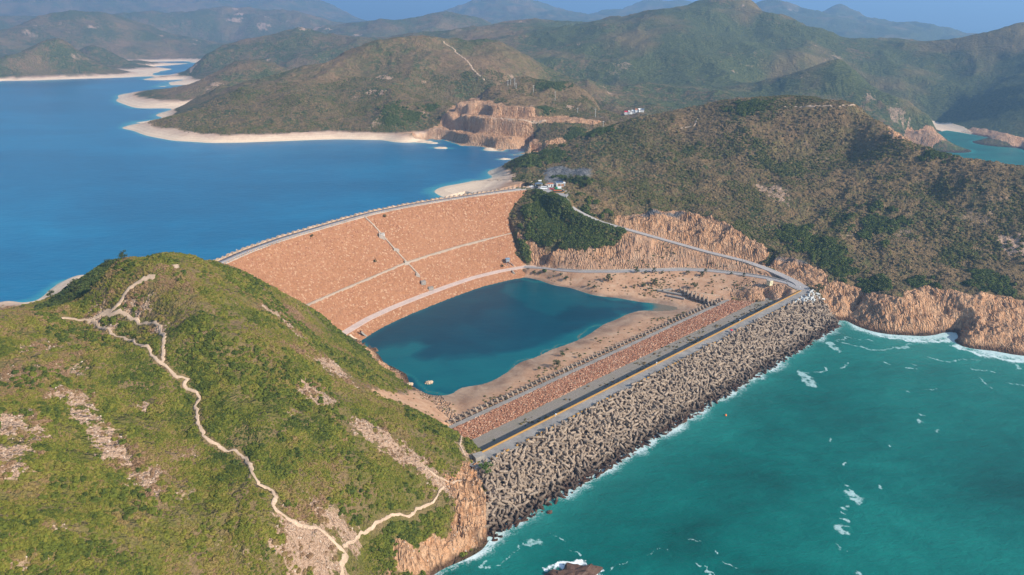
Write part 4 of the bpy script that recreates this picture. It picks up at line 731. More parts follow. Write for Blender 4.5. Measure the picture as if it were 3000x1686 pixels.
def path(L, wid, label, seed=0):
    P = np.array(WP(L)); d = np.r_[0, np.cumsum(np.hypot(*np.diff(P, axis=0).T))]; n_ = max(6, int(d[-1] / 1.2)); t = np.linspace(0, d[-1], n_)
    Q = np.c_[np.interp(t, d, P[:, 0]), np.interp(t, d, P[:, 1])]
    for _ in range(2): Q[1:-1] = .25 * Q[:-2] + .5 * Q[1:-1] + .25 * Q[2:]
    Q += np.c_[pnoise(Q[:, 0] / 7, Q[:, 1] / 7, 400 + seed), pnoise(Q[:, 0] / 7, Q[:, 1] / 7, 401 + seed)] * wid * .9 + np.c_[pnoise(Q[:, 0] / 2.2, Q[:, 1] / 2.2, 402 + seed), pnoise(Q[:, 0] / 2.2, Q[:, 1] / 2.2, 403 + seed)] * wid * .5
    T = np.gradient(Q, axis=0); T /= np.hypot(T[:, 0], T[:, 1])[:, None] + 1e-9; N = np.c_[-T[:, 1], T[:, 0]]
    rg = np.random.default_rng(seed); wl = wid / 2 * (.45 + 1.1 * rg.random(n_)); wr = wid / 2 * (.45 + 1.1 * rg.random(n_)); cols_ = []
    for f in (-1.25, -1, -.35, .35, 1, 1.25):
        ww = (wl if f < 0 else wr)[:, None]; XY = Q + N * f * ww; z = Hs(XY[:, 0], XY[:, 1]) + (.3 if abs(f) <= 1 else -.6); cols_.append(np.c_[XY, z])
    return tag(link_mesh('path', np.stack(cols_, 1), grid_faces(n_, 6), m_path), kind='structure', label=label)
path([(1000, 1720), (1000, 1675), (1016, 1636), (1012, 1608), (986, 1596), (970, 1578), (904, 1543), (850, 1528), (804, 1489), (807, 1438), (753, 1419), (734, 1376), (718, 1337), (633, 1303), (590, 1279), (582, 1229), (571, 1198), (586, 1171), (575, 1151), (540, 1128), (551, 1111), (524, 1105), (501, 1086), (466, 1063), (446, 1039), (408, 1014), (365, 989), (322, 979), (291, 954), (272, 933)], 1.25, 'main trodden path winding down the green headland', 1)
path([(1008, 1607), (1027, 1586), (1058, 1563), (1116, 1528), (1136, 1512), (1202, 1508), (1233, 1485), (1272, 1473), (1287, 1446), (1300, 1425)], .7, 'narrow path towards the sea cliff', 2)
path([(272, 933), (300, 920), (330, 911), (361, 880), (373, 853), (388, 834), (419, 820), (458, 810)], 1.5, 'path climbing from the saddle to the summit', 3)
path([(516, 772), (518, 780), (524, 788)], 2.2, 'bare earth patch near the summit', 4)
path([(180, 933), (206, 933), (272, 933)], 1.0, 'path leaving the saddle to the left', 5)
path([(300, 923), (322, 921), (373, 925), (408, 944), (458, 948), (481, 981), (481, 1028), (470, 1063)], 1.3, 'loop of the path round a green hollow', 6)
path([(1443, 1303), (1411, 1287), (1369, 1273), (1349, 1283), (1349, 1310), (1359, 1334)], .8, 'stepped path above the breakwater end', 7)
path([(1985, 376), (2000, 375), (2031, 371), (2045, 347)], 1.6, 'short pale track on the brown hill', 8)
path([(2300, 313), (2373, 312), (2446, 314), (2505, 309)], 1.8, 'pale track along the ridge of the brown hill', 9)
path([(1299, 122), (1330, 144), (1353, 167), (1369, 179), (1388, 206), (1419, 237)], 2.4, 'pale firebreak down the distant hill', 10)
path([(1600, 343 + 12), (1500, 352), (1400, 342)], 3.0, 'quarry bench track', 11)
path([(1340, 535), (1440, 528), (1520, 524), (1560, 535), (1600, 543)], 3.5, 'track leading to the shore below the crest road end', 12)
path([(1233, 1360), (1262, 1385), (1290, 1400), (1330, 1418), (1360, 1400)], .5, 'thin worn line along the rocky rib above the sea cliff', 32)
path([(1880, 838), (1930, 850), (1980, 848), (2040, 858), (2110, 868)], 1.0, 'sandy track across the flat by the block yard', 21)

# ================================================================ dolosse
def dolos_mesh(Cc=4.4):
    b = MB()
    def taper(p, d, L, r0, r1):
        d = Vector(d); p = Vector(p); pts = [p - d * L / 2, p - d * L * .49, p, p + d * L * .49, p + d * L / 2]; b.tube(pts, [r1 * .8, r1, r0, r1, r1 * .8], 8)
    h = Cc / 2 - .16 * Cc
    taper((-h, 0, 0), (0, 1, 0), Cc, .165 * Cc, .115 * Cc); taper((h, 0, 0), (0, 0, 1), Cc, .165 * Cc, .115 * Cc)
    b.tube([(-h, 0, 0), (0, 0, 0), (h, 0, 0)], [.165 * Cc, .145 * Cc, .165 * Cc], 8); return b
DM = dolos_mesh(); dproto = DM.build('dolos', m_dolos); dmesh = dproto.data
bpy.data.objects.remove(dproto)
def rand_rot():
    q = RNG.normal(size=4); q /= np.linalg.norm(q); from mathutils import Quaternion; return Quaternion(q).to_euler()
pts = []
sp = 2.42; rows = np.arange(-9.3, -39.5, -sp * .86)
for j, tt_ in enumerate(rows):
    smin = -7 + .83 * (tt_ + 8) + 1.0; smax = 351 + .5 * (tt_ + 8)
    for s in np.arange(smin + (j % 2) * sp / 2, smax, sp):
        ss, t_ = s + RNG.normal() * .45, tt_ + RNG.normal() * .45; z = np.interp(t_, [-44, -36, -30, -22, -14, -8], [-4.5, -.7, 2.9, 7.5, 11.8, 15.2]) + .9 + RNG.normal() * .55
        p = ST(ss, t_); pts.append((p[0], p[1], z, ss, t_))
pts = np.array(pts); RNG.shuffle(pts)
white = (RNG.random(len(pts)) < .62) & (pts[:, 3] > 318) & (pts[:, 4] > -17 + .25 * (345 - pts[:, 3])) ; dist = np.sqrt(pts[:, 0] ** 2 + pts[:, 1] ** 2 + (CAMZ - pts[:, 2]) ** 2)
P_white = pts[white]; rest = pts[~white]; dist = dist[~white]; o_ = np.argsort(dist); rest = rest[o_]
NI = 235
for p in rest[:NI]:
    o = bpy.data.objects.new('dolos', dmesh); COL.objects.link(o); o.location = p[:3]; o.rotation_euler = rand_rot()
    tag(o, 'grey brown concrete dolos heaped at the near end of the breakwater slope', 'dolos', 'interlocking dolosse heaped on the seaward slope')
wm = dmesh.copy(); wm.materials.clear(); wm.materials.append(mat_conc('white_concrete', (.60, .60, .56), .2)); wm.name = 'painted_dolos'
for p in P_white:
    o = bpy.data.objects.new('white_dolos', wm); COL.objects.link(o); o.location = p[:3]; o.rotation_euler = rand_rot()
    tag(o, 'white painted concrete dolos piled beside the road junction', 'dolos', 'white painted dolosse by the junction')
# the toe row: dolosse standing on end, leaning on one another
axang = math.atan2(AXD[1], AXD[0])
rowmesh = dmesh
for k, s in enumerate(np.arange(5, 308, 4.25)):
    for q in (0,):
        o = bpy.data.objects.new('toe_dolos', rowmesh); COL.objects.link(o); p = ST(s, 50.2)
        e = Matrix.Rotation(axang, 4, 'Z') @ Matrix.Rotation(R_(-90 + 8), 4, 'Y') @ Matrix.Rotation(R_(6), 4, 'X')
        e = Matrix.Translation((p[0], p[1], 4.35)) @ Matrix.Rotation(axang - math.pi / 2 + R_(22), 4, 'Z') @ Matrix.Rotation(R_(-24), 4, 'Y') @ Matrix.Rotation(R_(5), 4, 'X')
        o.matrix_world = e; tag(o, 'upright dolos in the single row along the stepped kerb', 'dolos', 'row of upright dolosse along the inner toe')
for i in range(8):
    for j in range(4):
        c = np.array(U(1990 + i * 11.5, 856 + i * 3.2, 5.0)[:2]) + np.array([AXD[0], AXD[1]]) * 0 + np.array([0.55, -1]) * j * 4.2 * np.array([1, 1])
        o = bpy.data.objects.new('stored_dolos', dmesh); COL.objects.link(o)
        o.matrix_world = Matrix.Translation((c[0], c[1], float(Hs(c[0], c[1])) + 1.9)) @ Matrix.Rotation(-1.2, 4, 'Z') @ Matrix.Rotation(R_(-24), 4, 'Y')
        tag(o, 'spare dolos standing in the block of rows on the sandy flat', 'dolos', 'spare dolosse stored on the sandy flat')

def scatter(name, P, scale, proto, tint=None, squash=None, label='', tilt=0.0):
    P = np.asarray(P, np.float32); n_ = len(P); me_ = bpy.data.meshes.new(name); me_.vertices.add(n_); me_.vertices.foreach_set('co', P.ravel())
    def at(nm, typ, arr, key='value'): a = me_.attributes.new(nm, typ, 'POINT'); a.data.foreach_set(key, np.asarray(arr, np.float32).ravel())
    sc3 = np.repeat(np.asarray(scale, np.float32).reshape(-1, 1) * np.ones((n_, 1), np.float32), 3, 1)
    if squash is not None: sc3[:, 2] *= squash
    rot = np.c_[RNG.normal(size=(n_, 2)) * tilt, RNG.random(n_) * 6.283] if tilt < 9 else RNG.random((n_, 3)) * 6.283
    at('isc', 'FLOAT_VECTOR', sc3, 'vector'); at('irot', 'FLOAT_VECTOR', rot, 'vector'); at('tint', 'FLOAT', tint if tint is not None else RNG.random(n_))
    o = bpy.data.objects.new(name, me_); COL.objects.link(o); me_.materials.append(proto.data.materials[0])
    g = bpy.data.node_groups.new('place_' + name, 'GeometryNodeTree'); g.interface.new_socket('Geometry', in_out='INPUT', socket_type='NodeSocketGeometry'); g.interface.new_socket('Geometry', in_out='OUTPUT', socket_type='NodeSocketGeometry')
    gi = g.nodes.new('NodeGroupInput'); go = g.nodes.new('NodeGroupOutput'); ip = g.nodes.new('GeometryNodeInstanceOnPoints'); oi = g.nodes.new('GeometryNodeObjectInfo'); oi.inputs['Object'].default_value = proto
    na = g.nodes.new('GeometryNodeInputNamedAttribute'); na.data_type = 'FLOAT_VECTOR'; na.inputs['Name'].default_value = 'isc'; nb = g.nodes.new('GeometryNodeInputNamedAttribute'); nb.data_type = 'FLOAT_VECTOR'; nb.inputs['Name'].default_value = 'irot'
    L = g.links.new; L(gi.outputs[0], ip.inputs['Points']); L(oi.outputs['Geometry'], ip.inputs['Instance']); L(na.outputs['Attribute'], ip.inputs['Scale']); L(nb.outputs['Attribute'], ip.inputs['Rotation']); L(ip.outputs[0], go.inputs[0])
    md = o.modifiers.new('place', 'NODES'); md.node_group = g
    return tag(o, label, None, None, 'stuff')
def proto_obj(name, b, mat, smooth_=False):
    o = b.build(name, mat, None, smooth_); COL.objects.unlink(o); return o
dp = proto_obj('dolos_form', DM, m_dolos)
scatter('dolosse', rest[NI:, :3], np.ones(len(rest) - NI), dp, label='mass of grey brown dolosse covering the rest of the seaward slope', tilt=10)

# ================================================================ rocks
def rock_mb(seed, sub=1, amp=.28):
    bm = bmesh.new(); bmesh.ops.create_icosphere(bm, subdivisions=sub, radius=1.0); rg = random.Random(seed)
    for v in bm.verts: v.co *= 1 + rg.uniform(-amp, amp); v.co.z *= .75
    b = MB().add([tuple(v.co) for v in bm.verts], [tuple(v.index for v in f.verts) for f in bm.faces]); bm.free(); return b
t = NT('stone'); tn = t.attr('tint', 'INSTANCER'); m_stone = t.fin(t.ramp(tn, [(0, (.28, .12, .065)), (.5, (.40, .19, .11)), (.85, (.50, .28, .17)), (1, (.62, .44, .30))]), .95, None, .1)
rk = proto_obj('stone_form', rock_mb(3), m_stone)
n_ = 15000; S = RNG.uniform(2, 316, n_); T = RNG.uniform(24.0, 43.3, n_); Pz = np.array([7.15 - .145 * (t_ - 23.5) for t_ in T]) + .05
q = np.array([ST(a, b) for a, b in zip(S, T)]); scatter('loose_rubble', np.c_[q, Pz], RNG.uniform(.35, .85, n_), rk, RNG.random(n_) ** 1.2, label='loose red rubble on the landward slope of the breakwater', tilt=10)
n_ = 5200; i0 = RNG.integers(0, NS - 1, n_); j0 = RNG.integers(1, NF - 2, n_); bb = DV[i0, j0] + (DV[i0 + 1, j0 + 1] - DV[i0, j0]) * RNG.random((n_, 1))
scl = RNG.uniform(.22, .6, n_) * (1 + .4 * (bb[:, 2] > 50)); scatter('face_boulders', bb, scl, rk, .2 + .6 * RNG.random(n_) ** 1.6, label='scattered pale boulders on the orange dam face', tilt=10)
m_wet = plain('wet_rock', (.10, .055, .035), .6, .4, .3, .2)
for (px, py, z, sx, sy, sz, lab, m_) in [(1682, 1702, -.4, 12, 8, 4.2, 'dark brown rock awash in white foam at the bottom edge', m_wet), (1610, 1502, .1, 1.4, 1.2, .9, 'small dark rock in the sea beside the dolosse', m_wet), (1257, 1123, .3, 2.6, 1.8, 1.7, 'single pale boulder in the shallow end of the pool', plain('pale_rock', (.5, .36, .24), .9, .2, .5)), (1200, 1128, .8, 2.2, 1.8, 1.6, 'brown boulder on the pool shore below the headland', plain('pale_rock', (.5, .36, .24), .9, .2, .5))]:
    b = rock_mb(px, 4, .05); o = b.build('rock', m_); c = U(px, py, z); o.location = c
    rg = np.random.default_rng(px); co = np.array([v.co for v in o.data.vertices]); nn = 1 + .35 * fbm(co[:, 0] * 2 + co[:, 2], co[:, 1] * 2, 1.0, 3, 500); co *= nn[:, None] * np.array([sx, sy, sz]); o.data.vertices.foreach_set('co', co.astype(np.float32).ravel()); tag(o, lab, 'rock')

# ================================================================ scrub and woodland
def foliage_mat(name, stops, up=.0):
    t = NT(name); tn = t.attr('tint', 'INSTANCER'); c = t.ramp(tn, stops); c = t.mix(t.mr(t.noise(1.5, 3, .7), .3, .7), t.mix(.3, c, (.02, .025, .01)), c)
    return t.fin(c, .9, None, .1)
m_lush = foliage_mat('lush_scrub', [(0, (.055, .075, .014)), (.25, (.115, .130, .018)), (.5, (.185, .170, .026)), (.72, (.225, .165, .05)), (1, (.26, .155, .085))])
m_scrub = foliage_mat('dry_scrub', [(0, (.070, .085, .022)), (.3, (.130, .122, .038)), (.6, (.185, .135, .060)), (1, (.25, .165, .085))])
m_wood = foliage_mat('woodland', [(0, (.045, .068, .016)), (.6, (.085, .108, .024)), (1, (.14, .14, .036))])
def bush_mb(seed, sub=2, amp=.3):
    b = rock_mb(seed, sub, amp); rg = random.Random(seed); 
    for k in range(40):                      # leaf sprays standing clear of the mound
        a = rg.uniform(0, 6.28); e = rg.uniform(0.1, 1.4); r = rg.uniform(.85, 1.2); c = Vector((math.cos(a) * math.cos(e) * r, math.sin(a) * math.cos(e) * r, math.sin(e) * r * .8))
        u1 = Vector((rg.uniform(-1, 1), rg.uniform(-1, 1), rg.uniform(-1, 1))) * .28; v1 = Vector((rg.uniform(-1, 1), rg.uniform(-1, 1), rg.uniform(-1, 1))) * .28; b.add([c - u1, c + v1, c + u1, c - v1], [(0, 1, 2, 3)])
    return b
b1 = proto_obj('lush_form', bush_mb(5), m_lush); b2 = proto_obj('scrub_form', bush_mb(6), m_scrub); b3 = proto_obj('wood_form', bush_mb(8), m_wood)
def sample(cond, w, nwant, seed):
    """random points on the terrain, weighted"""
    rg = np.random.default_rng(seed); area = (RR ** 2) * np.gradient(np.log(RR[:, 0]))[:, None]; W = np.where(cond, w * area, 0)
    W[-1] = 0; W[:, -1] = 0; c = np.cumsum(W.ravel()); idx = np.searchsorted(c, rg.random(nwant) * c[-1]); iv, iu = np.unravel_index(idx, W.shape); iv = np.clip(iv, 0, len(VR) - 2); iu = np.clip(iu, 0, len(UA) - 2)
    a = rg.random(nwant); b = rg.random(nwant); x = XX[iv, iu] * (1 - a) + XX[iv, iu + 1] * a; y = YY[iv, iu]; x2 = XX[iv + 1, iu] * (1 - a) + XX[iv + 1, iu + 1] * a; y2 = YY[iv + 1, iu]
    x = x * (1 - b) + x2 * b; y = y * (1 - b) + y2 * b; return x, y, Hs(x, y), iv, iu
bare = np.clip(np.clip(ROCK * 1.3 + SAND + FLAT * (1 - DENSE) + GREY, 0, 1) + np.clip(DIRT * .95 + .5 * fbm(XX, YY, 6, 2, 680) * (DIRT > .05), 0, .9), 0, 1)
road_d = np.full(XX.shape, 99.0); m = (RRb < 800) & (AZ > 0); road_d[m] = np.minimum(seg_dist(XX[m], YY[m], RUP[::4]), seg_dist(XX[m], YY[m], RLO[::4]))
indam = (sdf(XX, YY, fp) < 0) | me | me2; free = (HH > 1.5) & ~indam & (road_d > 6)
pat = fbm(XX, YY, 38, 4, 610, .6); cond = free & (LUSH > .3) & (RRb > 170) & (RRb < 620) & (AZ > -44); cond_l = cond.copy()
for nm_, P in [('path', None)]: pass
x, y, z, iv, iu = sample(cond, np.clip(1 - bare, 0, 1) * (0.22 + .95 * sstep(-.35, .25, pat + .6 * fbm(XX, YY, 9, 3, 614))) * np.clip(350 / RRb, .3, 2), 90000, 1)
tn = np.clip(.44 + .50 * fbm(x, y, 60, 4, 620, .6) + .25 * fbm(x, y, 9, 3, 624) + RNG.normal(size=len(x)) * .13 + .9 * np.clip(DIRT[iv, iu], 0, .6) + .22 * sstep(-60, -230, x) * sstep(260, 380, y), 0, 1)
pathpts = [p for o in bpy.data.objects if o.name.startswith('path') for p in [o]]
keepm = np.ones(len(x), bool)
for o in pathpts:
    co = np.array([v.co for v in o.data.vertices]).reshape(-1, 6, 3)[:, 2:4].mean(1)
    bx = (x > co[:, 0].min() - 5) & (x < co[:, 0].max() + 5) & (y > co[:, 1].min() - 5) & (y < co[:, 1].max() + 5); ii = np.where(bx)[0]
    if len(ii): keepm[ii[seg_dist(x[ii], y[ii], co[::2, :2]) < (2.1 if len(co) > 40 else 1.5)]] = False
x, y, z, tn = x[keepm], y[keepm], z[keepm], tn[keepm]
scatter('green_scrub', np.c_[x, y, z - .1], RNG.uniform(.25, .75, len(x)) * (1 + .9 * sstep(-.1, .5, fbm(x, y, 14, 3, 630))), b1, tn, .7, label='low green scrub covering the near headland', tilt=.3)
cond = free & (LUSH < .5) & (RRb > 500) & (RRb < 1500); 
gul = fbm(XX, YY, 60, 4, 640, .65); x, y, z, iv, iu = sample(cond, np.clip(1 - bare, 0, 1) * (0.35 + 1.0 * sstep(-.05, .35, gul) + 1.0 * DENSE) * np.clip(900 / RRb, .4, 2), 95000, 2)
dn2 = DENSE[iv, iu]; tn = np.clip(.78 - .5 * dn2 - .45 * sstep(-.1, .4, fbm(x, y, 60, 4, 640, .65)) + RNG.normal(size=len(x)) * .16, 0, 1)
scatter('hill_scrub', np.c_[x, y, z - .2], RNG.uniform(.7, 1.7, len(x)) * (1 + .6 * dn2), b2, tn, .75, label='brown and green scrub on the hills beyond the dam', tilt=.3)
x, y, z, iv, iu = sample(free & (RRb < 1300) & (RRb > 380) & (DENSE > .45) & (ROCK < .4), DENSE ** 2 * np.clip(700 / RRb, .4, 1.5), 15000, 3)
scatter('woodland', np.c_[x, y, z + .4], RNG.uniform(1.1, 2.3, len(x)), b3, np.clip(RNG.normal(size=len(x)) * .25 + .45, 0, 1), .95, label='dense dark green wood on the slope beside the dam and in the gullies', tilt=.3)
x, y, z, iv, iu = sample((FLAT > .4) & (HH > 1.6) & ~indam & (road_d > 5) & (RRb < 760), .3 + sstep(0, .5, fbm(XX, YY, 30, 3, 650)) + 2 * ((XX > 110) & (XX < 140) & (YY > 520) & (YY < 600)), 900, 4)
scatter('dry_tufts', np.c_[x, y, z], RNG.uniform(.3, .9, len(x)), b2, RNG.random(len(x)), .8, label='sparse dry tufts on the sandy flats', tilt=.3)
S = RNG.uniform(10, 330, 520); T = np.clip(RNG.normal(size=520) * 5 + 14, 3, 23.5) ; kp = fbm(S, T * 2, 30, 3, 660) + .002 * (S - 160) > .02; S = S[kp]; T = T[kp]; q = np.array([ST(a, b) for a, b in zip(S, T)])
scatter('slope_weeds', np.c_[q, 9.9 - .12 * T + .1], RNG.uniform(.3, .9, len(S)), b2, RNG.uniform(.35, 1, len(S)), .8, label='weeds growing between the grey blocks of the inner slope', tilt=.3)
# rocks strewn on bare patches of the headland
x, y, z, iv, iu = sample(free & (LUSH > .3) & (RRb < 480) & ((DIRT > .4) | (ROCK > .4)), np.clip(DIRT + .3 * ROCK, 0, 1), 3500, 5)
m_pale = foliage_mat('pale_stone', [(0, (.30, .19, .12)), (.6, (.46, .32, .22)), (1, (.60, .48, .37))]); rk2 = proto_obj('pale_stone_form', rock_mb(9), m_pale)
scatter('strewn_stones', np.c_[x, y, z], RNG.uniform(.15, .55, len(x)), rk2, RNG.random(len(x)), .8, label='pale stones strewn over the bare patches of the headland', tilt=10)

# ================================================================ trees
m_bark = plain('bark', (.16, .11, .07), .95, .2, 3)
def leaf_mat(name, c1, c2):
    t = NT(name); rd = t.n('ShaderNodeObjectInfo').outputs['Random']; c = t.mix(t.noise(.9, 3, .7), c1, c2); c = t.mix(t.ma('MULTIPLY', rd, .5), c, (.11, .10, .03)); return t.fin(c, .9, None, .1)
m_leaf = leaf_mat('tree_leaves', (.022, .042, .012), (.065, .095, .026)); m_dry = leaf_mat('dry_leaves', (.06, .06, .022), (.12, .12, .045)); m_bright = leaf_mat('bright_leaves', (.03, .09, .012), (.06, .17, .02))
def tree_proto(kind, seed, mat):
    rg = random.Random(seed); tr = MB(); cr_ = MB(); Ht = 1.0
    top = Vector((rg.uniform(-.06, .06), rg.uniform(-.06, .06), .86)); tr.tube([(0, 0, -.08), (.01, 0, .2), tuple(top * .6), tuple(top)], [.035, .028, .018, .006], 6)
    clumps = []
    nl = 11 if kind == 'cone' else 9
    for k in range(nl):
        a = k * 2.4 + rg.uniform(-.3, .3); h = (.2 + .68 * k / nl) if kind == 'cone' else rg.uniform(.35, .85); reach = (.34 * (1.08 - h) + .05) if kind == 'cone' else rg.uniform(.16, .34)
        e = Vector((math.cos(a) * reach, math.sin(a) * reach, h)); tr.tube([(0, 0, h * .8), tuple(e * .6 + Vector((0, 0, h * .36))), tuple(e)], [.012, .008, .004], 4); clumps.append((e, rg.uniform(.10, .17) if kind != 'cone' else rg.uniform(.08, .13)))
    clumps += [(top, .09 if kind == 'cone' else .16), (Vector((0, 0, .6)), .14)]
    for c, r in clumps:
        for _ in range(46):
            d = Vector((rg.gauss(0, 1), rg.gauss(0, 1), rg.gauss(0, .8))).normalized() * r * rg.uniform(.45, 1.15); p = c + d
            u1 = Vector((rg.uniform(-1, 1), rg.uniform(-1, 1), rg.uniform(-.6, .6))).normalized() * .045; v1 = u1.cross(Vector((rg.uniform(-1, 1), rg.uniform(-1, 1), 1))).normalized() * .035
            cr_.add([p - u1, p + v1, p + u1, p - v1], [(0, 1, 2, 3)])
    return tr, cr_, mat
TP = {k: tree_proto(*a) for k, a in {'cone': ('cone', 1, m_leaf), 'round': ('round', 2, m_leaf), 'dry': ('round', 3, m_dry), 'bright': ('round', 5, m_bright)}.items()}; TM = {}
def tree(kind, px, py, h, label, group=None, zoff=0, wide=1.0, cat='tree', nm='tree', at=None):
    c = at if at is not None else HIT(px, py); z = float(Hs(c[0], c[1]))
    e = empty(nm, (c[0], c[1], z + zoff), RNG.random() * 6.28, label, cat, group); e.scale = (h * wide, h * wide, h)
    if kind not in TM:
        tr, cr_, mat = TP[kind]; TM[kind] = (tr.build('trunk', m_bark, e), cr_.build('crown', mat, e))
    else:
        for o in TM[kind]: q = o.copy(); COL.objects.link(q); q.parent = e
    return e
for k, px, py, h, lab in [
    ('cone', 1782, 826, 8, 'tallest dark conical tree on the sandy slope right of the pool'), ('round', 1658, 822, 5, 'round bushy tree on the sandy bank near the pool corner'), ('round', 1565, 803, 3.6, 'low bush just below the service road by the dam toe'), ('dry', 1580, 806, 3, 'dry bush right of the low bush by the dam toe'), ('dry', 1622, 815, 2.8, 'small dry shrub on the bank above the pool'), ('round', 1642, 808, 2.8, 'small dark shrub close under the service road'),
    ('dry', 1725, 842, 3.6, 'dry bush near the water on the sandy slope'), ('round', 1742, 846, 4, 'second bush near the water, right of the dry one'), ('round', 1865, 800, 5, 'tree right at the edge of the service road'), ('cone', 1916, 800, 5.5, 'conical tree by the service road in front of the columnar cliff'), ('round', 1890, 803, 3.2, 'small bush between two roadside trees'), ('round', 1940, 803, 3.2, 'small bush right of the roadside conical tree'),
    ('cone', 1918, 836, 6.5, 'dark conical tree above the left end of the dolos yard'), ('round', 1885, 842, 4.5, 'round bush left of the conical tree above the dolos yard'), ('dry', 1900, 852, 3, 'dry bush below the conical tree above the dolos yard'), ('dry', 1858, 843, 3, 'lone dry shrub on the open sand'), ('round', 1834, 846, 2.6, 'small lone shrub in the middle of the sand slope'),
    ('dry', 2033, 848, 6.5, 'thin dry tree standing behind the dolos yard'), ('cone', 2056, 812, 5.5, 'conical tree below the right part of the service road'), ('cone', 2066, 800, 4.5, 'smaller conical tree on the kerb of the service road'), ('dry', 2014, 806, 4.2, 'dry bush left of the conical trees below the service road'), ('round', 2085, 831, 3, 'dark shrub on the slope right of the dolos yard'), ('cone', 2179, 811, 4, 'small conical tree on the road edge left of the yellow hut'), ('round', 2143, 806, 3, 'shrub by the service road between tree and hut'),
    ('dry', 1631, 1078, 6, 'tall dry shrub on the mud beside the breakwater'), ('round', 1648, 1045, 4, 'bushy green shrub on the mud shore of the pool'), ('dry', 1661, 1032, 3, 'small shrub on the mud shore above the bushy one'), ('dry', 1580, 1086, 2.6, 'tiny shrub left of the tall dry shrub on the mud'), ('dry', 1745, 998, 2.4, 'low shrub on the mud near the narrow end of the pool'), ('dry', 1698, 1050, 3, 'thin dry shrub next to the row of upright dolosse'),
    ('bright', 1423, 1402, 6.5, 'bright green round tree at the near end of the dolos slope'), ('round', 1448, 1300, 2.5, 'green bush by the breakwater end'), ('dry', 2398, 858, 8, 'bare grey tree in the shaded notch beside the road junction'), ('round', 2240, 776, 6, 'bush below the rock wall at the roadside'), ('round', 2258, 742, 6, 'dark bush at the top left of the columnar wall')]:
    tree(k, px, py, h, lab, wide=1.25 if k != 'cone' else 1.0, cat='tree' if h > 4.2 else 'shrub', nm='tree' if h > 4.2 else 'shrub', zoff=(2.5 if px == 1423 else 0))
lt = [(330, 752), (345, 758), (318, 765), (300, 770), (285, 774), (270, 778), (255, 780), (246, 790), (262, 795), (240, 806), (252, 815), (236, 825), (222, 836), (240, 840), (215, 850), (228, 858), (206, 866), (195, 876), (180, 884), (168, 890), (155, 888), (150, 873), (290, 790), (312, 785), (205, 890), (185, 895), (360, 760), (275, 800)]
for i, (px, py) in enumerate(lt):
    c = HIT(px, py); c = c if math.hypot(*c) < 560 else np.array(RP(px, py + 14, 455)[:2])
    tree('round', 0, 0, 12 if i == 0 else RNG.uniform(4.5, 7), 'tallest tree standing above the wood on the headland skyline' if i == 0 else 'dark tree in the belt of trees at the left skyline of the headland', None if i == 0 else 'belt of trees on the far side of the headland', wide=1.2, at=c)
for px, py, s in [(1050, 900, 1.6)]: pass
for px, py, lab in [(687, 758, 'lone small tree beside the dam crest road'), (1128, 638, 'dark bush high on the dam face right of the stairs'), (915, 696, 'dry bush near the top of the dam face'), (1099, 770, 'small dark bush in the middle of the lower dam face'), (1473, 784, 'small shrub at the foot of the dam by the cabin'), (1424, 803, 'tiny shrub beside the pale toe track')]:
    h = damhit(px, py)
    if h is None: continue
    e = tree('round', 0, 0, 3.2, lab, at=np.array([h.x, h.y]), wide=1.2, cat='shrub', nm='shrub'); e.location.z = h.z
for px, py, hh in [(1500, 492, 7), (1512, 500, 8), (1505, 510, 7), (1525, 475, 7), (1540, 462, 7), (1560, 455, 7), (1515, 485, 8), (1530, 530, 7), (1590, 470, 6), (1700, 540, 8), (1715, 533, 8), (1685, 533, 7), (1672, 528, 7), (1720, 548, 7), (1705, 556, 6), (1660, 530, 6)]:
    tree('round', px, py, hh, 'dark green tree in the grove around the crest road end', 'grove around the crest road end', wide=1.2)

# ================================================================ buildings and small works
m_cream = plain('cream_wall', (.62, .58, .36), .8, .1); m_wallw = plain('white_wall', (.72, .70, .66), .8, .08); m_blue = plain('slate_roof', (.10, .13, .17), .6, .2); m_dark = plain('dark_opening', (.02, .02, .025), .5, .1); m_tile = plain('terracotta', (.45, .17, .08), .8, .15); m_steel = plain('grey_steel', (.35, .37, .38), .5, .1, metal=.4); m_solar = plain('solar_glass', (.03, .05, .10), .15, .2, 3, spec=.6)
def at_(px, py, z): return Vector(U(px, py, z))
h = empty('hut', at_(2254, 834, 15.6), axang - .15, 'pale yellow square hut beside the service road', 'hut')
b = MB().box((0, 0, 1.6), (3.9, 3.6, 4.2)); b.build('walls', m_cream, h); MB().box((0, 0, 3.85), (4.5, 4.2, .35)).build('roof', m_light, h); MB().box((.6, -1.83, 1.3), (1.0, .08, 2.1)).build('door', m_light, h); MB().box((-1.0, -1.83, 2.2), (.8, .08, .7)).build('vent', m_dark, h)
h = empty('pump_house', at_(1402, 1348, 15.8), axang - .25, 'small flat roofed concrete house at the near end of the breakwater', 'house')
MB().box((0, 0, .9), (4.6, 3.4, 4.0)).build('walls', m_conc, h); MB().box((0, 0, 3.05), (5.3, 4.1, .35)).build('roof', m_conc, h); MB().box((2.33, .3, 1.0), (.08, 1.0, 2.0)).build('door', m_cream, h); MB().box((2.33, -1.0, 1.6), (.08, .8, .7)).build('window', m_dark, h); MB().box((3.6, 0, -.3), (2.6, 3.6, 1.0)).build('landing', m_conc, h)
h = empty('rest_house', at_(1642, 546, 64.2), .05, 'white building with a dark solar panel roof at the crest road end', 'building')
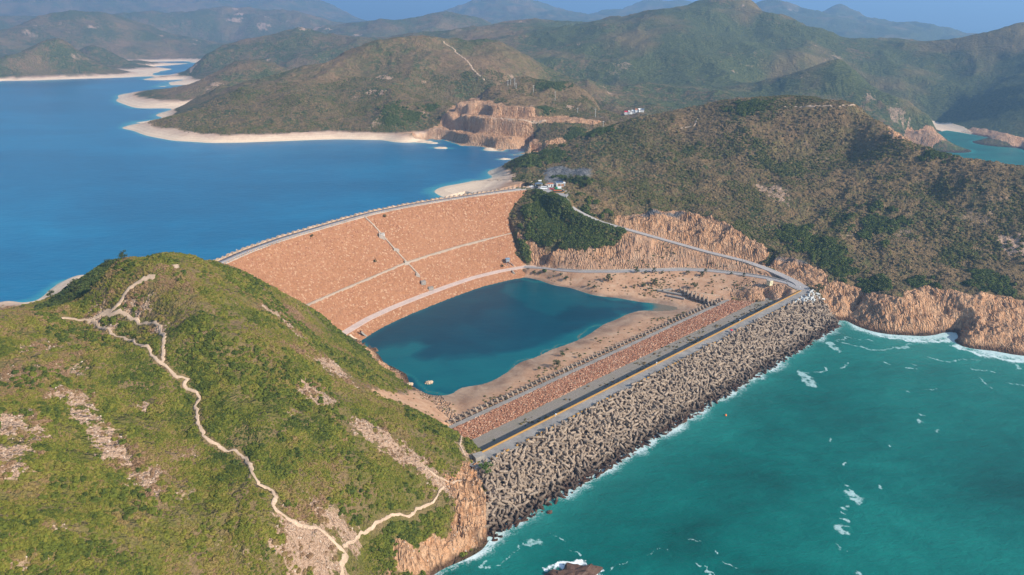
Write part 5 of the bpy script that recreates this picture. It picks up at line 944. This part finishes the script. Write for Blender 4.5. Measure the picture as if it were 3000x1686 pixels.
MB().box((0, 0, 1.7), (8.6, 4.6, 3.6)).build('walls', m_wallw, h); MB().box((0, 0, 3.7), (10, 5.8, .4)).build('roof', m_wallw, h); o = MB().box((-1.0, .2, 4.5), (7.0, 4.4, .2)).build('solar_panel', m_solar, h); o.rotation_euler.x = .12; MB().box((0, -2.33, 1.5), (6.4, .1, 2.4)).build('opening', plain('orange_interior', (.40, .2, .1), .8), h); [MB().box((x, -2.7, 1.7), (.4, .4, 3.6)).build('post', m_wallw, h) for x in (-4.2, 0, 4.2)]
h = empty('toilet_block', at_(1613, 547, 64.2), .05, 'small white toilet block with an orange roof beside the turning area', 'building')
MB().box((0, 0, 1.5), (5.6, 4.0, 3.2)).build('walls', m_wallw, h); MB().box((-.4, 0, 3.3), (6.6, 4.8, .45), taper=.8).build('roof', m_tile, h); MB().box((1.0, -2.03, 1.2), (1.0, .1, 2.2)).build('door', m_dark, h); MB().box((-1.6, -2.03, 2.0), (1.4, .1, .8)).build('window', m_dark, h)
h = empty('pavilion', at_(1578, 546, 64.2), .05, 'open pavilion with a low blue grey hipped roof by the crest road', 'pavilion')
b = MB(); b.add([(-4.2, -2.8, 2.6), (4.2, -2.8, 2.6), (4.2, 2.8, 2.6), (-4.2, 2.8, 2.6), (-1.6, 0, 4.2), (1.6, 0, 4.2)], [(0, 1, 5, 4), (1, 2, 5), (2, 3, 4, 5), (3, 0, 4), (3, 2, 1, 0)]); b.build('roof', m_blue, h)
for x in (-3.4, 3.4):
    for y in (-2, 2): MB().tube([(x, y, 0), (x, y, 2.7)], .16, 8).build('post', m_wallw, h)
MB().box((0, 0, .25), (6, 1.0, .5)).build('bench', m_conc, h)
h = empty('viewing_cabin', Vector(damhit(1487, 776)) + Vector((0, 0, 0)), .3, 'raised blue grey cabin on posts at the foot of the dam face', 'cabin')
MB().box((0, 0, 4.6), (3.4, 2.8, 2.6)).build('cabin_walls', m_steel, h); MB().box((0, 0, 6.1), (4.2, 3.6, .3)).build('roof', plain('blue_roof', (.22, .32, .42), .6), h)
for x in (-1.3, 1.3):
    for y in (-1.1, 1.1): MB().tube([(x, y, -1.5), (x, y, 3.4)], .16, 6).build('post', m_steel, h)
MB().add([(1.7, -.6, 3.5), (1.7, .6, 3.5), (6.2, .6, -1.5), (6.2, -.6, -1.5), (1.7, -.6, 3.2), (1.7, .6, 3.2), (6.0, .6, -1.8), (6.0, -.6, -1.8)], [(0, 1, 2, 3), (7, 6, 5, 4), (0, 3, 7, 4), (1, 5, 6, 2)]).build('stairs', m_steel, h)
h = empty('gauge_cabin', Vector(damhit(1122, 692)), .3, 'small pale cabin on the stair landing halfway up the dam face', 'cabin'); MB().box((0, 0, 1.2), (2.6, 2.2, 2.6)).build('walls', m_wallw, h); MB().box((0, 0, 2.6), (3.2, 2.8, .25)).build('roof', m_light, h); MB().box((0, -1.12, 1.1), (.8, .06, 1.8)).build('door', m_dark, h)
def ramp(px0, py0, z0, px1, py1, z1, w, lab):
    a = at_(px0, py0, z0); b_ = at_(px1, py1, z1); Q = np.array([a.lerp(b_, k) for k in np.linspace(0, 1, 8)]); o = ribbon('steps', Q, w, m_conc, None, .3); tag(o, lab, 'steps')
ramp(1501, 793, 6.6, 1517, 811, .6, 2.2, 'concrete steps from the toe track down to the pool by the cabin'); ramp(1056, 970, 6.4, 1074, 985, .6, 2.0, 'concrete steps down to the pool at the left end of the toe track')
# slab remains beside the block yard
for i, (px, py, rz, L) in enumerate([(1962, 860, -.5, 22), (1978, 873, -.55, 16), (1955, 852, .3, 9)]):
    c = HIT(px, py); o = MB().box((0, 0, .6), (L, 2.2, 1.3), rz).build('concrete_slab', m_conc); o.location = (c[0], c[1], float(Hs(*c))); tag(o, ['long cracked concrete slab left of the dolos yard', 'shorter concrete slab touching the dolos yard', 'small tilted slab at the far end of the long slab'][i], 'slab')
# flower bed
c = at_(1634, 563, 64.3); h = empty('flower_bed', c, 0, 'triangular flower bed with dark hedge in the middle of the turning area', 'flower bed')
MB().prism([(-7, 2.5), (-5, -3.5), (5, -4.5), (7.5, 0), (5, 3.2)], 0, .35).build('kerb', m_orange, h); MB().prism([(-5, 2.0), (-3.5, -2.2), (3.5, -2.6), (5.2, 0), (3.8, 2.2)], .35, .55).build('grass', plain('bed_grass', (.12, .20, .03), .9, .3), h)
MB().tube([(-4.6, 2.4, .9), (-4.0, -2.8, .9), (3.6, -3.2, .9), (5.6, .2, .9), (4.8, 2.8, .9)], .55, 8).build('hedge', plain('hedge', (.05, .03, .03), .95, .3), h); MB().tube([(-4.2, 2.8, .9), (4.2, 2.9, .9)], .5, 8).build('flowers', plain('red_flowers', (.55, .12, .05), .9, .3), h)
# vehicles
m_rub = plain('tyre_rubber', (.02, .02, .02), .9); m_glass = plain('window_glass', (.03, .04, .05), .1, .1, spec=.6); m_red = plain('red_paint', (.55, .02, .03), .35, .1); m_green = plain('green_paint', (.01, .25, .12), .4, .1); m_vwhite = plain('vehicle_white', (.8, .8, .78), .35, .04); m_vdark = plain('vehicle_dark', (.03, .04, .06), .3, .1)
def vehicle(nm, c, rz, L, Wd, Hh, body, top, label, cat, van=False, back=None):
    e = empty(nm, c, rz, label, cat); z0 = .35; m = MB()
    if van: m.box((0, 0, z0 + Hh * .22), (L, Wd, Hh * .44), taper=.98).box((-.1, 0, z0 + Hh * .70), (L * .93, Wd * .94, Hh * .5), taper=.93)
    else: m.box((0, 0, z0 + Hh * .25), (L, Wd, Hh * .48), taper=.96)
    m.build('body', body, e)
    if not van and back is None: MB().box((-.15, 0, z0 + Hh * .68), (L * .55, Wd * .9, Hh * .4), taper=.78).build('windows', m_glass, e); MB().box((-.15, 0, z0 + Hh * .90), (L * .42, Wd * .70, .06)).build('roof', top, e)
    if back is not None: MB().box((L * .30, 0, z0 + Hh * .60), (L * .3, Wd * .95, Hh * .5), taper=.9).build('cab', top, e); MB().box((-L * .16, 0, z0 + Hh * .62), (L * .62, Wd * .98, Hh * .62)).build('cargo_box', back, e); MB().box((L * .46, 0, z0 + Hh * .66), (.06, Wd * .8, Hh * .25)).build('windscreen', m_glass, e)
    if van:
        for sy in (-1, 1): MB().box((-.2, sy * (Wd * .475), z0 + Hh * .70), (L * .78, .06, Hh * .26)).build('window', m_glass, e)
        MB().box((L * .455, 0, z0 + Hh * .68), (.06, Wd * .8, Hh * .28)).build('windscreen', m_glass, e); MB().box((0, -Wd * .495, z0 + Hh * .28), (L * .9, .04, .2)).build('stripe', plain('stripe_green', (.35, .6, .15), .5), e)
    for sx in (-1, 1):
        for sy in (-1, 1): MB().tube([(sx * L * .31, sy * (Wd / 2 - .12), .36), (sx * L * .31, sy * (Wd / 2 + .06), .36)], .36, 12).build('wheel', m_rub, e)
    for sy in (-1, 1): MB().box((L / 2 + .0, sy * Wd * .36, z0 + Hh * .28), (.06, .3, .18)).build('headlight', m_vwhite, e)
    return e
vehicle('minibus', at_(1593, 555, 64.3), math.pi + .03, 7.0, 2.2, 2.6, m_vwhite, m_vwhite, 'white minibus with a pale green stripe parked on the turning area', 'minibus', True)
vehicle('taxi', at_(1616, 555.5, 64.3), math.pi + .05, 4.6, 1.8, 1.55, m_red, m_wallw, 'red taxi parked between the white minibus and the green lorry', 'taxi')
vehicle('lorry', at_(1636, 556, 64.3), math.pi, 6.2, 2.3, 2.9, m_green, m_green, 'green lorry with a white load box beside the flower bed', 'lorry', False, m_vwhite)
vehicle('parked_car', at_(1557, 548.5, 64.3), math.pi + .1, 4.5, 1.8, 1.5, m_vwhite, m_vwhite, 'white car parked at the end of the crest road', 'car')
vehicle('parked_car', at_(1570, 550, 64.3), math.pi + .1, 4.6, 1.85, 1.55, m_vdark, m_vdark, 'dark blue car parked in front of the pavilion', 'car')
# bollards on the crest road, posts, lamps
bm_ = MB().box((0, 0, .45), (.8, .8, 1.1), taper=.8).build('stone_bollard', m_rampart); first = True
for i, p in enumerate(resample(offset(CREST, 9.9)[8:218], 118)):
    q = bm_ if first else clone(bm_); first = False; q.location = (p[0], p[1], 64.35); tag(q, 'squat stone bollard on the dam face side of the crest road', 'bollard', 'stone bollards along the crest road')
def lamp(px, py, z, lab):
    e = empty('marker_lamp', at_(px, py, z), 0, lab, 'lamp'); MB().tube([(0, 0, 0), (0, 0, 1.5)], .09, 6).build('post', m_white, e); o = MB(); 
    rg = rock_mb(1, 2, .0); bb_ = MB().add([(v[0] * .42, v[1] * .42, 1.75 + v[2] * .55) for v in rg.v], rg.f); bb_.build('globe', m_white, e)
for px, py, z, lab in [(1628, 1222, 16.6, 'nearest white ball lamp on the orange kerb of the breakwater'), (1923, 1070, 16.6, 'middle white ball lamp on the orange kerb of the breakwater'), (2167, 944, 16.6, 'farthest white ball lamp on the orange kerb of the breakwater'), (2343, 847, 16.5, 'white lamp where the orange kerb meets the road'), (1272, 0, 0, '')]:
    if lab: lamp(px, py, z, lab)
def pole(px, py, z, hh, lab, arm=True):
    e = empty('street_lamp', at_(px, py, z), RNG.random(), lab, 'street lamp'); MB().tube([(0, 0, 0), (0, 0, hh)], [.12, .07], 6).build('post', m_steel, e); MB().box((0, .5, hh), (.25, 1.4, .18)).build('lamp_head', m_white, e)
for i, (px, py) in enumerate([(694, 748), (760, 725), (876, 688), (1046, 641), (1273, 596), (1385, 577)]): pole(px, py, 64.2, 4.2, ['street lamp nearest the headland on the crest road', 'second street lamp from the headland on the crest road', 'street lamp a third of the way along the crest road', 'street lamp by the top of the dam stairway', 'street lamp past the middle of the crest road', 'street lamp nearest the vehicles on the crest road'][i])
# power poles on the quarry hill
m_pole = plain('pole_grey', (.55, .55, .52), .7)
for i, (px, py, hh) in enumerate([(1488, 252, 10), (1496, 250, 10), (1508, 252, 13), (1512, 262, 11), (1563, 272, 13), (1626, 295, 15), (1744, 345, 14), (1767, 372, 9), (1692, 330, 8)]):
    c = HIT(px, py); e = empty('power_pole', (c[0], c[1], float(Hs(*c)) - .5), .4, ['leftmost pale power pole on the quarry hill crest', 'second power pole on the quarry hill crest', 'tall power pole third from the left on the quarry hill', 'power pole just below the crest of the quarry hill', 'power pole left of centre on the quarry hill slope', 'tallest power pole above the quarry face', 'power pole at the right end of the quarry hill', 'lowest power pole by the quarry bench end', 'short pole between the tallest and the right one'][i], 'power pole')
    MB().tube([(0, 0, 0), (0, 0, hh)], [.32, .2], 6).build('post', m_pole, e); MB().box((0, 0, hh - 1), (3.4, .2, .25)).build('crossarm', m_pole, e)
# hamlet in the valley
x, y, z, iv, iu = sample(cond_l & (RRb < 470), np.clip(1 - bare, 0, 1) * sstep(.0, .5, fbm(XX, YY, 45, 4, 690, .6)), 3800, 9)
pd_ = np.full(len(x), 99.0)
for o in pathpts:
    co = np.array([v.co for v in o.data.vertices]).reshape(-1, 6, 3)[::3, 2:4].mean(1); pd_ = np.minimum(pd_, seg_dist(x, y, co[:, :2]))
q_ = pd_ > 2.6; x, y, z = x[q_], y[q_], z[q_]
scatter('tall_scrub', np.c_[x, y, z + .1], RNG.uniform(.7, 1.5, len(x)), b1, np.clip(RNG.normal(size=len(x)) * .14 + .18, 0, 1), .85, label='taller dark green bushes in the hollows of the near headland', tilt=.3)
hm = [(1838, 321, 13, 'red', m_red, 'house with a bright red roof in the distant hamlet'), (1846, 318, 8, '', m_wallw, 'small pale house behind the red roofed one'), (1856, 336, 9, '', m_wallw, 'white house at the lower left of the hamlet'), (1866, 333, 10, '', m_tile, 'house with a brown roof in the middle of the hamlet'), (1874, 328, 8, '', m_wallw, 'white house at the back right of the hamlet'), (1880, 336, 10, '', m_blue, 'grey roofed house at the right end of the hamlet'), (1849, 341, 8, '', m_conc, 'lowest grey house of the hamlet')]
for px, py, wd, _, rm, lab in hm:
    x_, y_, z_ = RP(px, py, 1420); z_ = float(Hs(x_, y_)); e = empty('house', (x_, y_, z_ + 1), RNG.random() * .8 - .4, lab, 'house'); e.scale = (.8, .8, .8)
    MB().box((0, 0, 2), (wd, 7, 6)).build('walls', m_wallw, e); b = MB(); a = wd / 2 + .5; b.add([(-a, -4, 5), (a, -4, 5), (a, 4, 5), (-a, 4, 5), (-a, 0, 7.5), (a, 0, 7.5)], [(0, 1, 5, 4), (2, 3, 4, 5), (1, 2, 5), (3, 0, 4), (3, 2, 1, 0)]).build('roof', rm, e)
    for k in (-1, 1): MB().box((k * wd * .25, -3.53, 2.5), (1.4, .1, 1.5)).build('window', m_dark, e)
# rain shelter wall and sign near the grove
c = at_(1582, 535, 65); e = empty('notice_board', c, .1, 'white notice board below the grey netted slope', 'sign'); MB().box((0, 0, 1.9), (3.4, .15, 1.3)).build('panel', m_white, e); [MB().tube([(x, .1, -.5), (x, .1, 1.6)], .08, 6).build('post', m_steel, e) for x in (-1.3, 1.3)]
wall_line('retaining_wall', np.array([list(at_(1656, 578, 64)), list(at_(1660, 588, 62.5)), list(at_(1668, 595, 60.5))]), m_conc, .6, 2.2, 'short grey retaining wall on the uphill side of the road bend', 'wall')
# buoy and bundle
c = at_(2126, 1218, 0); e = empty('buoy', c, 0, 'small bright orange buoy floating in the green sea', 'buoy'); MB().tube([(0, 0, -.5), (0, 0, -.2), (0, 0, .5), (0, 0, .9)], [.3, .7, .65, .2], 12).build('float', plain('buoy_orange', (.85, .20, .03), .5), e, True); MB().tube([(0, 0, .8), (0, 0, 1.6)], .08, 6).build('mast', m_steel, e)
c = at_(2142, 974, 16.1); e = empty('parasol', c, 0, 'small red and white parasol at the dolos edge of the breakwater deck', 'parasol'); MB().tube([(0, 0, 0), (0, 0, 2.0)], .05, 6).build('pole', m_steel, e); b = MB(); b.tube([(0, 0, 1.7), (0, 0, 2.0), (0, 0, 2.3)], [1.3, 1.0, .1], 12, False); b.build('canopy', m_red, e); MB().tube([(.9, .3, .2), (.9, .3, .9)], [.7, .5], 10).build('cool_box', m_white, e)
# ================================================================ walkers
def person_mesh():
    me_ = bpy.data.meshes.new('person'); J = [(0, 0, .95), (0, 0, 1.2), (0, 0, 1.42), (0, 0, 1.52), (0, .01, 1.66), (.19, 0, 1.40), (.27, -.05, 1.12), (.25, -.16, .90), (-.19, 0, 1.40), (-.27, .05, 1.12), (-.25, .12, .88), (.10, 0, .90), (.11, -.14, .50), (.11, -.20, .06), (.11, -.34, .03), (-.10, 0, .90), (-.11, .08, .50), (-.11, .22, .08), (-.11, .10, .03)]
    E = [(0, 1), (1, 2), (2, 3), (3, 4), (2, 5), (5, 6), (6, 7), (2, 8), (8, 9), (9, 10), (0, 11), (11, 12), (12, 13), (13, 14), (0, 15), (15, 16), (16, 17), (17, 18)]; Rd = [.15, .14, .16, .06, .105, .075, .05, .035, .075, .05, .035, .09, .065, .045, .035, .09, .065, .045, .035]
    me_.from_pydata(J, E, []); o = bpy.data.objects.new('person', me_); COL.objects.link(o); md = o.modifiers.new('skin', 'SKIN'); me_.skin_vertices.new() if not me_.skin_vertices else None
    for i, sv in enumerate(me_.skin_vertices[0].data): sv.radius = (Rd[i], Rd[i] * .8); sv.use_root = i == 0
    o.modifiers.new('sub', 'SUBSURF').levels = 1; dg = bpy.context.evaluated_depsgraph_get(); ev = o.evaluated_get(dg); out = bpy.data.meshes.new_from_object(ev); bpy.data.objects.remove(o); return out
try: pm = person_mesh()
except Exception as ex: print('person', ex); pm = None
if pm:
    t = NT('clothing'); rd = t.n('ShaderNodeObjectInfo').outputs['Random']; sp = t.n('ShaderNodeSeparateXYZ'); t.ln(t.obj(), sp.inputs[0]); c = t.ramp(rd, [(0, (.05, .06, .12)), (.3, (.5, .08, .06)), (.6, (.6, .6, .58)), (.8, (.1, .2, .35)), (1, (.3, .3, .1))])
    c = t.mix(t.mr(sp.outputs[2], .93, .95, 1, 0), c, (.03, .035, .05)); c = t.mix(t.mr(sp.outputs[2], 1.47, 1.49), c, (.50, .30, .20)); c = t.mix(t.mr(sp.outputs[2], 1.70, 1.72), c, (.02, .015, .01)); pm.materials.clear(); pm.materials.append(t.fin(c, .9)); pm.polygons.foreach_set('use_smooth', [True] * len(pm.polygons))
    for i, (px, py, z, lab) in enumerate([(2175, 765, 23.3, 'walker on the upper road nearest the yellow hut side'), (2184, 768, 22.9, 'second walker following on the upper road'), (2203, 776, 22.2, 'cyclist sized walker by the shadow on the upper road'), (2206, 777, 22.1, 'walker close beside another on the upper road'), (2310, 820, 17.5, 'lone walker near the road junction'), (725, 742, 64.3, 'walker on the crest road at the headland end'), (731, 740, 64.3, 'walker in dark clothes just ahead on the crest road'), (912, 674, 64.3, 'lone walker a third of the way along the crest road'), (934, 668, 64.3, 'walker beside the parapet of the crest road'), (1560, 556, 64.4, 'person standing by the white car'), (1604, 558, 64.4, 'person between the minibus and the red taxi'), (1625, 559, 64.4, 'person in front of the green lorry'), (1478, 1322, 16.2, 'walker on the near end of the breakwater deck'), (2280, 880, 16.2, 'walker on the far part of the breakwater deck')]):
        o = bpy.data.objects.new('person', pm); COL.objects.link(o); o.location = at_(px, py, z); o.rotation_euler.z = RNG.random() * 6.28; tag(o, lab, 'person')

# ================================================================ haze
hz = MB().box((0, 15000, 450), (90000, 60000, 1140)).build('haze', bpy.data.materials.new('haze_air')); hm_ = hz.data.materials[0]; hm_.use_nodes = True; hn = hm_.node_tree; hn.nodes.clear()
ou = hn.nodes.new('ShaderNodeOutputMaterial'); pv = hn.nodes.new('ShaderNodeVolumePrincipled'); pv.inputs['Density'].default_value = HAZE_DENSITY; pv.inputs['Color'].default_value = (.33, .61, 1, 1); pv.inputs['Anisotropy'].default_value = 0.2; hn.links.new(pv.outputs[0], ou.inputs['Volume']); tag(hz, 'pale blue haze over the distant hills', None, None, 'stuff')
